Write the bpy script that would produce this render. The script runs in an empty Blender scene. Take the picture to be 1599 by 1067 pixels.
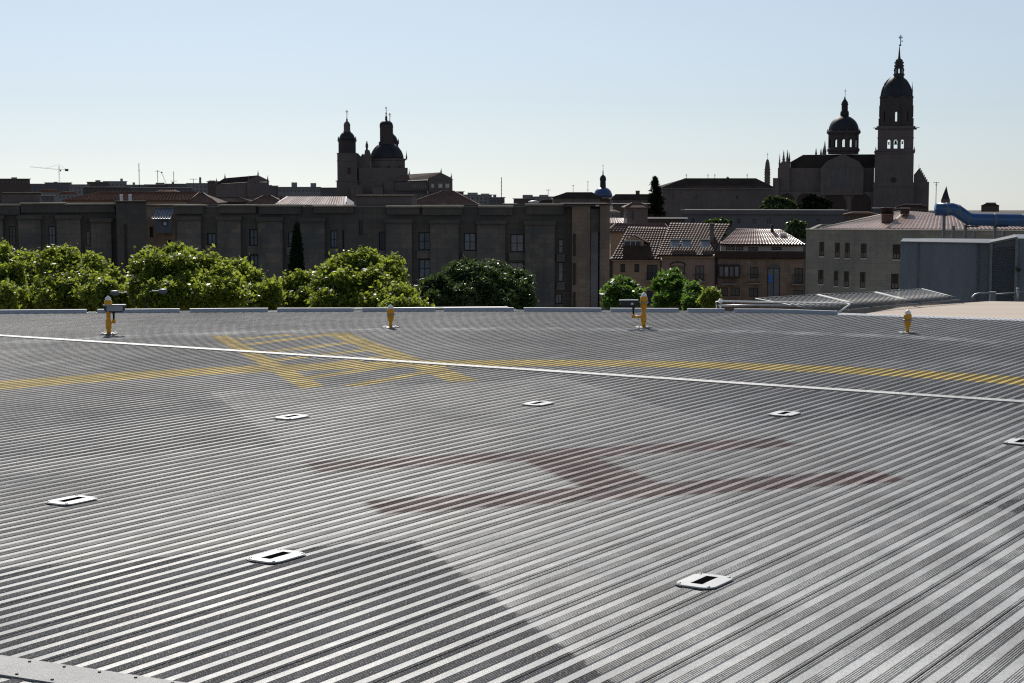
import bpy, math, random
import numpy as np
from math import sin, cos, pi, radians, atan, atan2, hypot
R=random.Random(7)
sc=bpy.context.scene
COL=sc.collection
# ---------------------------------------------------------------- camera
F_,HY,CX,CY,H=2700.0,290.0,799.5,533.5,1.75       # focal in photo pixels, horizon row, centre, eye height
T_=atan((CY-HY)/F_)
cam=bpy.data.cameras.new('camera'); co=bpy.data.objects.new('camera',cam); COL.objects.link(co)
co.location=(0,0,H); co.rotation_euler=(pi/2-T_,0,0)
cam.sensor_width=36; cam.lens=36*F_/1599; cam.clip_start=.1; cam.clip_end=20000
sc.camera=co
# ---------------------------------------------------------------- sky, sun, exposure
SUN_EL,SUN_AZ=38,-11            # azimuth measured from +Y towards +X
w=bpy.data.worlds.new('World'); sc.world=w; w.use_nodes=True
nt=w.node_tree; nt.nodes.clear()
tcw=nt.nodes.new('ShaderNodeTexCoord'); mpw=nt.nodes.new('ShaderNodeMapping'); mpw.inputs['Rotation'].default_value=(radians(.95),0,0)   # the deck falls slightly away from level
sky=nt.nodes.new('ShaderNodeTexSky'); nt.links.new(tcw.outputs['Generated'],mpw.inputs[0]); nt.links.new(mpw.outputs[0],sky.inputs[0]); sky.sky_type='NISHITA'; sky.sun_disc=False
sky.sun_elevation=radians(SUN_EL); sky.sun_rotation=radians(SUN_AZ); sky.altitude=800; sky.air_density=1.0; sky.dust_density=.9; sky.ozone_density=3.0
bg=nt.nodes.new('ShaderNodeBackground'); bg.inputs[1].default_value=.085
ow=nt.nodes.new('ShaderNodeOutputWorld'); 
hz=nt.nodes.new('ShaderNodeHueSaturation'); hz.inputs['Saturation'].default_value=.48; nt.links.new(sky.outputs[0],hz.inputs['Color'])
tn=nt.nodes.new('ShaderNodeMix'); tn.data_type='RGBA'; tn.blend_type='MULTIPLY'; tn.inputs[0].default_value=1; tn.inputs[7].default_value=(.825,.89,.965,1)
nt.links.new(hz.outputs[0],tn.inputs[6]); nt.links.new(tn.outputs[2],bg.inputs[0]); nt.links.new(bg.outputs[0],ow.inputs[0])
sl=bpy.data.lights.new('sun','SUN'); sl.energy=4.2; sl.angle=radians(.5); sl.color=(1,.95,.87)
so=bpy.data.objects.new('sun',sl); COL.objects.link(so)
so.rotation_euler=(radians(90-SUN_EL),0,pi-radians(SUN_AZ)); so.location=(0,0,60)
sc.view_settings.view_transform='Standard'; sc.view_settings.look='None'; sc.view_settings.gamma=1; sc.view_settings.exposure=0.0; sc.cycles.filter_width=1.2; sc.cycles.use_denoising=False; sc.cycles.use_adaptive_sampling=False; sc.cycles.sample_clamp_indirect=4
GZ=-22.0
# ---------------------------------------------------------------- projection helper: a photo pixel at depth Y -> X,Z
def W(px,py,Y):
    x=(px-CX)/F_; y=-(py-CY)/F_
    d=cos(T_)+y*sin(T_)
    return x/d*Y, H+(-sin(T_)+y*cos(T_))/d*Y
def G(px,py):
    x=(px-CX)/F_; y=-(py-CY)/F_
    z=-(-sin(T_)+y*cos(T_)); d=cos(T_)+y*sin(T_)
    return x/z*H, d/z*H
class Loc:
    """local frame of a far building: origin on the ground at pixel column c, depth Y, turned towards the viewer"""
    def __init__(s,c,Y,turn=True,z0=GZ):
        s.c=c; s.Y=Y; s.X=W(c,HY,Y)[0]; s.az=atan2(s.X,Y) if turn else 0; s.k=Y/F_*cos(s.az)*1.004; s.z0=z0
        s.loc=(s.X,Y,z0); s.rot=-s.az
    def x(s,px):
        t=W(px,HY,s.Y)[0]/s.Y; return (t*s.Y-s.X)/(cos(s.az)+t*sin(s.az))
    def z(s,py): return W(s.c,py,s.Y)[1]-s.z0
    def m(s,n): return n*s.k
# ---------------------------------------------------------------- mesh builder
class MB:
    def __init__(s): s.v=[];s.f=[];s.sm=[]
    def add(s,vs,fs,smooth=False):
        o=len(s.v); s.v+=[tuple(p) for p in vs]; s.f+=[tuple(i+o for i in f) for f in fs]; s.sm+=[smooth]*len(fs); return s
    def box(s,x0,x1,y0,y1,z0,z1):
        if x0>x1:x0,x1=x1,x0
        if y0>y1:y0,y1=y1,y0
        if z0>z1:z0,z1=z1,z0
        return s.add([(x0,y0,z0),(x1,y0,z0),(x1,y1,z0),(x0,y1,z0),(x0,y0,z1),(x1,y0,z1),(x1,y1,z1),(x0,y1,z1)],
          [(3,2,1,0),(4,5,6,7),(0,1,5,4),(1,2,6,5),(2,3,7,6),(3,0,4,7)])
    def pxz(s,poly,y0,y1):       # polygon in x,z extruded along y
        n=len(poly); return s.add([(x,y0,z) for x,z in poly]+[(x,y1,z) for x,z in poly],
          [tuple(range(n)),tuple(reversed(range(n,2*n)))]+[(i+n,(i+1)%n+n,(i+1)%n,i) for i in range(n)])
    def pxy(s,poly,z0,z1):
        n=len(poly); return s.add([(x,y,z0) for x,y in poly]+[(x,y,z1) for x,y in poly],
          [tuple(reversed(range(n))),tuple(range(n,2*n))]+[(i,(i+1)%n,(i+1)%n+n,i+n) for i in range(n)])
    def lathe(s,prof,n=16,c=(0,0),smooth=True,ph=0,a=1,b=1):
        vs=[];fs=[]
        for r,z in prof:
            for k in range(n):
                t=2*pi*(k+ph)/n; vs.append((c[0]+r*a*cos(t),c[1]+r*b*sin(t),z))
        for i in range(len(prof)-1):
            for k in range(n):
                fs.append((i*n+k,i*n+(k+1)%n,(i+1)*n+(k+1)%n,(i+1)*n+k))
        fs.append(tuple(reversed(range(n)))); fs.append(tuple(range((len(prof)-1)*n,len(prof)*n)))
        if prof[0][1]>prof[-1][1]: fs=[tuple(reversed(f)) for f in fs]
        return s.add(vs,fs,smooth)
    def tube(s,pts,r,n=6,r2=None,smooth=True):
        m=len(pts); vs=[];fs=[]
        for i,p in enumerate(pts):
            a=np.array(pts[max(i-1,0)],float); b=np.array(pts[min(i+1,m-1)],float); d=b-a; d/=max(np.linalg.norm(d),1e-9)
            u=np.cross(d,(0,0,1) if abs(d[2])<.9 else (1,0,0)); u/=np.linalg.norm(u); v=np.cross(d,u)
            rr=r if r2 is None else r+(r2-r)*i/(m-1)
            for k in range(n): vs.append(tuple(np.array(p)+rr*(cos(2*pi*k/n)*u+sin(2*pi*k/n)*v)))
        for i in range(m-1):
            for k in range(n): fs.append((i*n+k,(i+1)*n+k,(i+1)*n+(k+1)%n,i*n+(k+1)%n))
        fs.append(tuple(range(n))); fs.append(tuple(reversed(range((m-1)*n,m*n))))
        return s.add(vs,fs,smooth)
    def quad(s,*p): return s.add(p,[tuple(range(len(p)))])
    def wall(s,x0,x1,z0,z1,y0,y1,ops=()):   # wall slab with rectangular openings (xa,xb,za,zb)
        xs=sorted({x0,x1}|{min(max(o[i],x0),x1) for o in ops for i in (0,1)})
        for a,b in zip(xs,xs[1:]):
            if b-a<1e-5: continue
            m=(a+b)/2; cuts=sorted((max(o[2],z0),min(o[3],z1)) for o in ops if o[0]<m<o[1]); z=z0
            for c,d in cuts:
                if c>z+1e-5: s.box(a,b,y0,y1,z,c)
                z=max(z,d)
            if z<z1-1e-5: s.box(a,b,y0,y1,z,z1)
        return s
def obj(name,mb,m,parent=None,loc=None,rz=None):
    me=bpy.data.meshes.new(name); me.from_pydata(mb.v,[],mb.f); me.polygons.foreach_set('use_smooth',mb.sm); me.update()
    me.materials.append(m); o=bpy.data.objects.new(name,me); COL.objects.link(o)
    if parent is not None:o.parent=parent
    if loc is not None:o.location=loc
    if rz is not None:o.rotation_euler=(0,0,rz)
    return o
def npobj(name,v,f,m,parent=None,smooth=False):
    v=np.asarray(v,np.float32); f=np.asarray(f,np.int32); me=bpy.data.meshes.new(name); k=f.shape[1]
    me.vertices.add(len(v)); me.vertices.foreach_set('co',v.ravel()); me.loops.add(f.size); me.loops.foreach_set('vertex_index',f.ravel())
    me.polygons.add(len(f)); me.polygons.foreach_set('loop_start',np.arange(0,f.size,k,dtype=np.int32)); me.update(calc_edges=True); me.validate()
    me.polygons.foreach_set('use_smooth',[smooth]*len(me.polygons))
    me.materials.append(m); o=bpy.data.objects.new(name,me); COL.objects.link(o)
    if parent is not None:o.parent=parent
    return o
def tag(o,label,cat,group=None,kind=None):
    if label:o['label']=label
    if cat:o['category']=cat
    if group:o['group']=group
    if kind:o['kind']=kind
    return o
def thing(name,label,cat,loc=(0,0,0),rz=0,group=None):
    o=bpy.data.objects.new(name,None); COL.objects.link(o); o.location=loc; o.rotation_euler=(0,0,rz); o.empty_display_size=.2
    return tag(o,label,cat,group)
def dup(root,loc,rz,label,group=None):
    r=root.copy(); COL.objects.link(r); r.location=loc; r.rotation_euler=(0,0,rz); r['label']=label
    if group:r['group']=group
    for ch in list(root.children):
        c=ch.copy(); COL.objects.link(c); c.parent=r
        for g in list(ch.children):
            d=g.copy(); COL.objects.link(d); d.parent=c
    return r
# ---------------------------------------------------------------- materials
class NT:
    def __init__(s,name):
        s.m=bpy.data.materials.new(name); s.m.use_nodes=True; s.t=s.m.node_tree; s.t.nodes.clear()
        s.out=s.t.nodes.new('ShaderNodeOutputMaterial'); s.p=s.n('ShaderNodeBsdfPrincipled'); s.l(s.p.outputs[0],s.out.inputs[0])
    def n(s,ty,**k):
        o=s.t.nodes.new(ty)
        for a,b in k.items(): setattr(o,a,b)
        return o
    def l(s,a,b): s.t.links.new(a,b)
    def set(s,i,v):
        if hasattr(v,'is_output') or isinstance(v,bpy.types.NodeSocket): s.l(v,i)
        else: i.default_value=v
    def math(s,op,a,b=0,c=None,clamp=False):
        o=s.n('ShaderNodeMath',operation=op,use_clamp=clamp); s.set(o.inputs[0],a); s.set(o.inputs[1],b)
        if c is not None:s.set(o.inputs[2],c)
        return o.outputs[0]
    def mix(s,f,a,b,bt='MIX'):
        o=s.n('ShaderNodeMix',data_type='RGBA',blend_type=bt); s.set(o.inputs[0],f)
        for i,v in ((6,a),(7,b)):
            if isinstance(v,(tuple,list)): v=(*v[:3],1)
            s.set(o.inputs[i],v)
        return o.outputs[2]
    def noise(s,scale,vec=None,detail=4,rough=.6,dim='3D'):
        o=s.n('ShaderNodeTexNoise',noise_dimensions=dim); o.inputs['Scale'].default_value=scale; o.inputs['Detail'].default_value=detail; o.inputs['Roughness'].default_value=rough
        if vec is not None:s.l(vec,o.inputs['Vector'])
        return o.outputs[0]
    def ramp(s,f,a,b,v0=0,v1=1):
        o=s.n('ShaderNodeMapRange',clamp=True); s.set(o.inputs[0],f); o.inputs[1].default_value=a;o.inputs[2].default_value=b;o.inputs[3].default_value=v0;o.inputs[4].default_value=v1
        return o.outputs[0]
    def coord(s,kind='Object',scale=(1,1,1)):
        tc=s.n('ShaderNodeTexCoord'); mp=s.n('ShaderNodeMapping'); mp.inputs['Scale'].default_value=scale; s.l(tc.outputs[kind],mp.inputs[0]); return mp.outputs[0]
    def bump(s,h,strength=.3,dist=.02):
        o=s.n('ShaderNodeBump'); o.inputs['Strength'].default_value=strength; o.inputs['Distance'].default_value=dist; s.l(h,o.inputs['Height']); s.l(o.outputs[0],s.p.inputs['Normal'])
    def pr(s,**k):
        for a,b in k.items():
            nm={'c':'Base Color','r':'Roughness','me':'Metallic','sp':'Specular IOR Level','tr':'Transmission Weight'}[a]
            if a=='c' and isinstance(b,(tuple,list)): b=(*b[:3],1)
            s.set(s.p.inputs[nm],b)
MATS={}
def mk(name,c,c2=None,scale=1.0,rough=.8,metal=0,spec=.3,bump=0,stretch=(1,1,1),lo=.35,hi=.65,fine=None):
    if name in MATS:return MATS[name]
    n=NT(name); v=n.coord('Object',stretch); f=n.ramp(n.noise(scale,v,6,.65),lo,hi)
    col=n.mix(f,c,c2 or tuple(x*.75 for x in c))
    g=n.noise(fine or scale*9,v,4,.7); col=n.mix(n.ramp(g,.3,.7,0,.35),col,tuple(x*.55 for x in c))
    n.pr(c=col,r=rough,me=metal,sp=spec)
    if bump:n.bump(g,bump,.03)
    MATS[name]=n.m; return n.m
def blocks(name,c,c2,c3,bw=1.0,bh=.5,rough=.9,mortar=None,streak=.25,big=.08):
    """squared stone: every block its own tone, long stains, weathering"""
    if name in MATS:return MATS[name]
    n=NT(name); tc=n.n('ShaderNodeTexCoord'); sp=n.n('ShaderNodeSeparateXYZ'); n.l(tc.outputs['Object'],sp.inputs[0])
    cb=n.n('ShaderNodeCombineXYZ'); n.l(n.math('ADD',sp.outputs[0],sp.outputs[1]),cb.inputs[0]); n.l(sp.outputs[2],cb.inputs[1])
    br=n.n('ShaderNodeTexBrick'); n.l(cb.outputs[0],br.inputs[0]); br.inputs['Scale'].default_value=1
    br.inputs['Color1'].default_value=(0,0,0,1); br.inputs['Color2'].default_value=(1,1,1,1); br.inputs['Mortar'].default_value=(.3,.3,.3,1)
    br.inputs['Brick Width'].default_value=bw; br.inputs['Row Height'].default_value=bh; br.inputs['Mortar Size'].default_value=.012; br.inputs['Bias'].default_value=0
    f=n.n('ShaderNodeSeparateColor'); n.l(br.outputs['Color'],f.inputs[0])
    col=n.mix(n.ramp(f.outputs[0],0,1),c,c2)
    col=n.mix(n.ramp(n.noise(big,tc.outputs['Object'],5,.7),.45,.62),col,c3)
    mp=n.n('ShaderNodeMapping'); mp.inputs['Scale'].default_value=(1.2,1.2,.12); n.l(tc.outputs['Object'],mp.inputs[0])
    col=n.mix(n.ramp(n.noise(1,mp.outputs[0],5,.7),.5,.75,0,streak*2),col,tuple(x*.4 for x in c))
    col=n.mix(n.math('MULTIPLY',br.outputs['Fac'],.5),col,mortar or tuple(x*.5 for x in c))
    n.pr(c=col,r=rough,sp=.2); n.bump(n.noise(6,tc.outputs['Object'],5,.7),.25,.03); MATS[name]=n.m; return n.m
M={}
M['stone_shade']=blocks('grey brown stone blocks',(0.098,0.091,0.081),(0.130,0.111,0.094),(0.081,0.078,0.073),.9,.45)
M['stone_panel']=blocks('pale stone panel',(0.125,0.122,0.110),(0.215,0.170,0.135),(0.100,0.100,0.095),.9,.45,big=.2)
M['stone_pink']=blocks('pinkish sandstone',(.25,.180,.135),(.32,.240,.180),(.19,.145,.115),.8,.4,big=.3)
M['stone_church']=blocks('weathered golden sandstone',(.140,.116,.110),(.170,.136,.125),(.115,.098,.095),1.1,.55,big=.03)
M['stone_beige']=blocks('beige limestone',(0.288,0.258,0.210),(0.360,0.318,0.258),(0.240,0.222,0.186),.9,.5,big=.25,streak=.15)
M['plaster_pink']=mk('pink beige plaster',(0.365,0.250,0.203),(0.297,0.209,0.162),.5)
M['plaster_ochre']=mk('ochre plaster',(0.406,0.287,0.189),(0.336,0.238,0.154),.5)
M['plaster_cream']=mk('cream plaster',(.62,.56,.48),(.55,.49,.42),.5)
M['city_grey']=mk('grey city render',(.15,.145,.15),(.10,.10,.112),.08,fine=.5)
M['city_pale']=mk('pale city render',(.26,.25,.25),(.18,.178,.185),.08,fine=.5)  # pale far blocks, with distance haze put into the colour
M['city_brown']=mk('brown city brick',(.12,.085,.07),(.085,.065,.058),.08,fine=.5)
M['glass']=mk('dark window glass',(.03,.04,.055),(.05,.065,.09),.3,rough=.12,spec=.6)
M['glass_blue']=mk('blue grey curtained window glass',(.14,.20,.28),(.05,.07,.10),.6,rough=.15,spec=.6)
M['dark_wood']=mk('dark brown wood',(.07,.045,.035),(.045,.03,.025),1)
M['lead']=mk('dark lead and slate',(.028,.030,.036),(.022,.024,.029),.3,rough=.6,spec=.3)
M['blue_slate']=mk('blue glazed dome tiles',(.05,.10,.24),(.04,.07,.16),.5,rough=.35,spec=.5)
M['iron']=mk('dark wrought iron',(.03,.03,.032),rough=.6)
M['white_metal']=mk('white painted metal',(.78,.79,.80),(.68,.70,.72),2,rough=.4,spec=.5)
M['steel']=mk('galvanised steel',(.42,.44,.46),(.30,.32,.34),6,rough=.42,metal=.7,spec=.5)
M['dull_steel']=mk('dull weathered steel',(.16,.17,.18),(.10,.11,.12),6,rough=.5,metal=.3,spec=.4)
M['yellow']=mk('amber painted cast metal',(.85,.40,.012),(.72,.31,.01),12,rough=.42,spec=.5,bump=.1,lo=.4,hi=.75)
M['black']=mk('black plastic',(.018,.020,.024),rough=.45,spec=.5)
M['slate_blue']=mk('blue grey painted sheet',(.115,.14,.175),(.15,.18,.22),.9,rough=.55,stretch=(1,1,.18),lo=.4,hi=.7)
M['bark']=mk('tree bark',(.11,.085,.06),(.07,.055,.04),3,stretch=(1,1,.2),bump=.5)
M['zinc']=mk('pale standing seam zinc',(.48,.51,.54),(.40,.43,.46),1,rough=.5,metal=.1,spec=.5)
def tiles(name,c,c2,rough=.5,spec=.4):
    n=NT(name); v=n.coord('Object'); col=n.mix(n.ramp(n.noise(2.2,v,5,.7),.35,.65),c,c2)
    col=n.mix(n.ramp(n.noise(.35,v,4,.6),.45,.7,0,.6),col,tuple(x*.55 for x in c)); n.pr(c=col,r=rough,sp=spec); n.bump(n.noise(14,v,3),.3,.02); return n.m
M['tile_red']=tiles('red clay tiles',(.15,.075,.055),(.20,.105,.08),.75,.1)
M['tile_brown']=tiles('old brown clay tiles',(0.120,0.075,0.060),(0.180,0.115,0.095),.55,.07)
M['tile_pink']=tiles('bleached pink clay tiles',(0.414,0.276,0.230),(0.529,0.380,0.322),.36,.55)
M['tile_dark']=tiles('dark weathered roof',(.045,.035,.032),(.065,.05,.044),.9,.05)
# ---- ribbed helipad deck, with the paint laid on it
PHI=1.012; PD=(cos(PHI),sin(PHI)); PN=(-sin(PHI),cos(PHI)); PER=.1
CC=(.546,10.48); TH=.326
def deckmat():
    n=NT('painted ribbed aluminium planks'); tc=n.n('ShaderNodeTexCoord'); P=tc.outputs['Object']
    sep=n.n('ShaderNodeSeparateXYZ'); n.l(P,sep.inputs[0]); cb=n.n('ShaderNodeCombineXYZ'); n.l(sep.outputs[0],cb.inputs[0]); n.l(sep.outputs[1],cb.inputs[1]); cb.inputs[2].default_value=1
    V=cb.outputs[0]
    def dot(a,b,c):
        o=n.n('ShaderNodeVectorMath',operation='DOT_PRODUCT'); n.l(V,o.inputs[0]); o.inputs[1].default_value=(a,b,c); return o.outputs['Value']
    along=dot(PD[0],PD[1],0); perp=dot(PN[0],PN[1],0)
    cv=n.n('ShaderNodeCombineXYZ'); n.l(n.math('MULTIPLY',along,.18),cv.inputs[0]); n.l(perp,cv.inputs[1]); SV=cv.outputs[0]      # stretched along the planks
    nb=n.noise(1.6,V,5,.7,'2D'); ns=n.noise(9,SV,3,.7,'2D'); nf=n.noise(45,V,1,.6,'2D'); ng=n.noise(190,V,1,.6,'2D'); nl=n.noise(.45,V,2,.6,'2D')
    jit=n.math('MULTIPLY',n.math('SUBTRACT',n.noise(14,V,2,.7,'2D'),.5),.10)
    def poly(pts):
        ar=sum(pts[i][0]*pts[(i+1)%len(pts)][1]-pts[(i+1)%len(pts)][0]*pts[i][1] for i in range(len(pts)))
        if ar<0:pts=pts[::-1]
        d=None
        for i in range(len(pts)):
            (x0,y0),(x1,y1)=pts[i],pts[(i+1)%len(pts)]; L=hypot(x1-x0,y1-y0); nx,ny=-(y1-y0)/L,(x1-x0)/L
            e=dot(nx,ny,-(nx*x0+ny*y0)); d=e if d is None else n.math('MINIMUM',d,e)
        return d
    def loc(v,u): return (CC[0]+v*cos(TH)-u*sin(TH),CC[1]+v*sin(TH)+u*cos(TH))
    def rect(v0,v1,u0,u1): return poly([loc(v0,u0),loc(v1,u0),loc(v1,u1),loc(v0,u1)])
    def mx(*a):
        r=a[0]
        for b in a[1:]:r=n.math('MAXIMUM',r,b)
        return r
    def ring(c,r,wd):
        o=n.n('ShaderNodeVectorMath',operation='DISTANCE'); n.l(V,o.inputs[0]); o.inputs[1].default_value=(c[0],c[1],1)
        return n.math('SUBTRACT',wd/2,n.math('ABSOLUTE',n.math('SUBTRACT',o.outputs['Value'],r)))
    def mask(d,s=.014,j=1.6): return n.ramp(n.math('ADD',d,n.math('MULTIPLY',jit,j*.35)),-s,s)
    cross=mask(mx(rect(-1.62,1.6,-4.9,4.88),rect(-4.9,4.9,-1.6,1.62)))
    Hh=mask(mx(rect(-1.65,1.68,.55,.96),rect(-1.62,1.62,-.9,-.47),rect(-.31,.2,-.5,.6)),.03,1.5)
    yring=mask(ring((.238,10.3),6.735,.62)); wring=mask(ring((.03,11.69),9.43,.42),.03)
    def seg(a,b,wd):
        L=hypot(b[0]-a[0],b[1]-a[1]); nx,ny=-(b[1]-a[1])/L*wd/2,(b[0]-a[0])/L*wd/2
        return poly([(a[0]+nx,a[1]+ny),(b[0]+nx,b[1]+ny),(b[0]-nx,b[1]-ny),(a[0]-nx,a[1]-ny)])
    fr=[poly([(-3.537,20.155),(-3.341,20.199),(-1.648,15.061),(-1.826,14.869)]),poly([(-2.265,20.553),(-1.952,20.553),(-.285,15.46),(-.552,15.358)])]
    for a,b in [((-3.131,19.649),(-2.604,20.33)),((-2.954,18.934),(-2.099,20.419)),((-2.598,18.163),(-1.725,19.364)),((-2.391,17.291),(-1.52,18.449)),((-2.155,16.556),(-1.328,17.616)),((-1.894,15.668),(-.967,17.039)),((-1.417,15.061),(-.76,16.25))]:
        fr.append(seg(a,b,.17))
    hat=mask(mx(*fr),.02)
    # everything outside the white ring is bare aluminium
    o=n.n('ShaderNodeVectorMath',operation='DISTANCE'); n.l(V,o.inputs[0]); o.inputs[1].default_value=(.03,11.69,1)
    outer=n.ramp(o.outputs['Value'],9.4,9.5)
    wearN=n.ramp(nb,.36,.66)
    worn=(.24,.24,.25)
    dark=n.mix(n.ramp(ns,.35,.7),(.050,.052,.064),(.095,.095,.108)); dark=n.mix(n.math('MULTIPLY',n.ramp(nl,.48,.70),.75),dark,worn)
    left_glare=n.ramp(dot(-1,-.15,-1.2),0,2.2); dark=n.mix(n.math('MULTIPLY',left_glare,n.ramp(nb,.3,.6,.45,.95)),dark,(.30,.29,.28))  # worn left side; sun glare there is put into the lighter colour
    near_glare=n.ramp(dot(.42,-1,0),-11.5,-5.5); white=n.mix(n.math('MULTIPLY',wearN,n.math('SUBTRACT',1.0,n.math('MULTIPLY',near_glare,.7))),n.mix(near_glare,(.18,.18,.178),(.74,.74,.72)),(.115,.115,.116)); white=n.mix(n.ramp(ns,.52,.72,0,.75),white,(.20,.195,.19))  # near-right lift puts view-angle brightness into the paint colour; noise gives wear
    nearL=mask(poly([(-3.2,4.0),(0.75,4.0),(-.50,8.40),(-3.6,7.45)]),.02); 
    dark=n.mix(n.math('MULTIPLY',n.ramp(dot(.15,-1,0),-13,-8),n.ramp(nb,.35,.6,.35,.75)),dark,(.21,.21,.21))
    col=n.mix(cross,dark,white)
    fl=n.math('FRACT',n.math('DIVIDE',perp,PER)); ribm=n.math('GREATER_THAN',fl,.475); flat=n.math('SUBTRACT',1,ribm)
    red=n.mix(flat,n.mix(wearN,(.060,.012,.014),(.13,.04,.04)),(.42,.31,.30)); col=n.mix(n.math('MULTIPLY',Hh,n.ramp(nb,.36,.68,1,.30)),col,red)
    yel=n.mix(flat,n.mix(wearN,(.30,.215,.02),(.22,.165,.04)),(.72,.52,.10))
    yel=n.mix(n.ramp(ns,.5,.75,0,.5),yel,(.2,.16,.1))
    col=n.mix(mx(yring,hat),col,yel)
    bare=n.mix(ns,(.15,.15,.165),(.085,.085,.10)); col=n.mix(outer,col,bare)
    col=n.mix(n.math('MULTIPLY',wring,n.ramp(nb,.3,.6,.98,.7)),col,(.62,.63,.64))
    # grime, stains, grit speckle
    bv=n.n('ShaderNodeCombineXYZ'); n.l(n.math('MULTIPLY',along,.55),bv.inputs[0]); n.l(n.math('MULTIPLY',n.math('FLOOR',n.math('DIVIDE',perp,PER)),3.7),bv.inputs[1])
    nband=n.noise(1,bv.outputs[0],3,.75,'2D'); col=n.mix(n.ramp(nband,.38,.62,0,.78),col,(.09,.09,.09)); col=n.mix(n.ramp(nband,.42,.28,0,.35),col,(.42,.42,.41))
    edge=n.math('ABSOLUTE',mx(rect(-1.62,1.6,-4.9,4.88),rect(-4.9,4.9,-1.6,1.62))) 
    col=n.mix(n.math('MULTIPLY',n.ramp(edge,.035,.0,0,1),n.ramp(nf,.45,.6,0,.6)),col,(.55,.55,.54))
    nst=n.noise(1.1,V,5,.72,'2D'); col=n.mix(n.ramp(nst,.46,.62,0,.62),col,(.075,.073,.07)); col=n.mix(n.ramp(nst,.40,.30,0,.30),col,(.50,.50,.49))
    ngg=n.noise(95,V,2,.8,'2D')
    col=n.mix(n.ramp(nf,.50,.72,0,.4),col,(.10,.095,.09))
    col=n.mix(n.ramp(ngg,.53,.68,0,.55),col,(.62,.62,.61)); col=n.mix(n.ramp(ngg,.48,.34,0,.70),col,(.05,.05,.05))
    ra=n.ramp(ns,.3,.7,.38,.55); ra=n.math('ADD',ra,n.math('MULTIPLY',n.ramp(ng,.35,.65,-.06,.08),1))
    col=n.mix(n.math('MULTIPLY',Hh,n.math('ADD',.15,n.math('MULTIPLY',n.math('MULTIPLY',ribm,n.ramp(nb,.36,.62,1,.45)),.45))),col,red); col=n.mix(n.math('MULTIPLY',mx(yring,hat),.55),col,yel)
    pit=n.math('LESS_THAN',sep.outputs[2],-.0004)
    col=n.mix(n.math('MULTIPLY',ribm,n.ramp(ns,.25,.7,.30,.05)),col,(.05,.05,.052))      # dirt held on the ribs
    col=n.mix(n.math('MULTIPLY',pit,.92),col,(.012,.012,.012))                              # grooves taken nearly to black
    col=n.mix(n.math('MULTIPLY',flat,n.math('MULTIPLY',n.ramp(nb,.35,.65,.60,.30),n.math('SUBTRACT',1,mx(yring,hat,Hh)))),col,n.mix(n.ramp(dot(.9,-1,0),-12.5,-5),(.20,.20,.21),(.66,.66,.65)))  # flat bands lightened towards the near right, glare put into their colour
    paint=mx(yring,hat,n.math('MULTIPLY',Hh,.8))
    farq=n.ramp(dot(.15,-1,0),-18,-10,.35,1); farq=n.math('MAXIMUM',farq,n.math('MULTIPLY',cross,.8)); farq=n.math('MAXIMUM',farq,left_glare)
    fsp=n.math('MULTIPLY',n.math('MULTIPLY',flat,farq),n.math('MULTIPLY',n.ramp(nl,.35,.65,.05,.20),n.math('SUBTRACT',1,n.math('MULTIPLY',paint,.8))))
    rsp=n.math('MULTIPLY',ribm,n.math('ADD',n.math('MULTIPLY',n.math('MULTIPLY',cross,n.math('SUBTRACT',1,Hh)),n.math('ADD',.05,n.math('MULTIPLY',near_glare,.3))),n.math('MULTIPLY',left_glare,.12)))
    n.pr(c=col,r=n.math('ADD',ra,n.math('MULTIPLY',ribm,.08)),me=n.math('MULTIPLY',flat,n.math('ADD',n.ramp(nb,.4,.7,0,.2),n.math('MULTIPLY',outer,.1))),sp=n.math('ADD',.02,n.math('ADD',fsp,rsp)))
    # serrated ribs: notches across each rib, none on the flat band
    ser=n.math('SINE',n.math('MULTIPLY',along,2*pi/.012)); hh=n.math('ADD',n.math('MULTIPLY',n.math('MULTIPLY',ser,ribm),.0016),n.math('MULTIPLY',ng,.0018))
    b=n.n('ShaderNodeBump'); b.inputs['Strength'].default_value=.55; b.inputs['Distance'].default_value=1; n.l(hh,b.inputs['Height']); n.l(b.outputs[0],n.p.inputs['Normal'])
    return n.m
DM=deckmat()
EDGE=[(-15,16.5),(-9.8,22.2),(-7.0,23.6),(-3.55,23.96),(0,24.08),(3.67,23.78),(4.37,23.42),(6.63,22.31),(12.5,18),(14,10),(12,-1),(6,-4),(-6,-4),(-13,0),(-15,8)]
def clipline(o,d,poly):
    # parameter range of line o+t*d inside a convex polygon (clockwise or not)
    ts=[]
    for i in range(len(poly)):
        (x0,y0),(x1,y1)=poly[i],poly[(i+1)%len(poly)]; ex,ey=x1-x0,y1-y0; den=d[0]*ey-d[1]*ex
        if abs(den)<1e-9: continue
        t=((x0-o[0])*ey-(y0-o[1])*ex)/den; s=((x0-o[0])*d[1]-(y0-o[1])*d[0])/den
        if -1e-9<=s<=1+1e-9: ts.append(t)
    return (min(ts),max(ts)) if len(ts)>1 else None
SEG=.5
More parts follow.
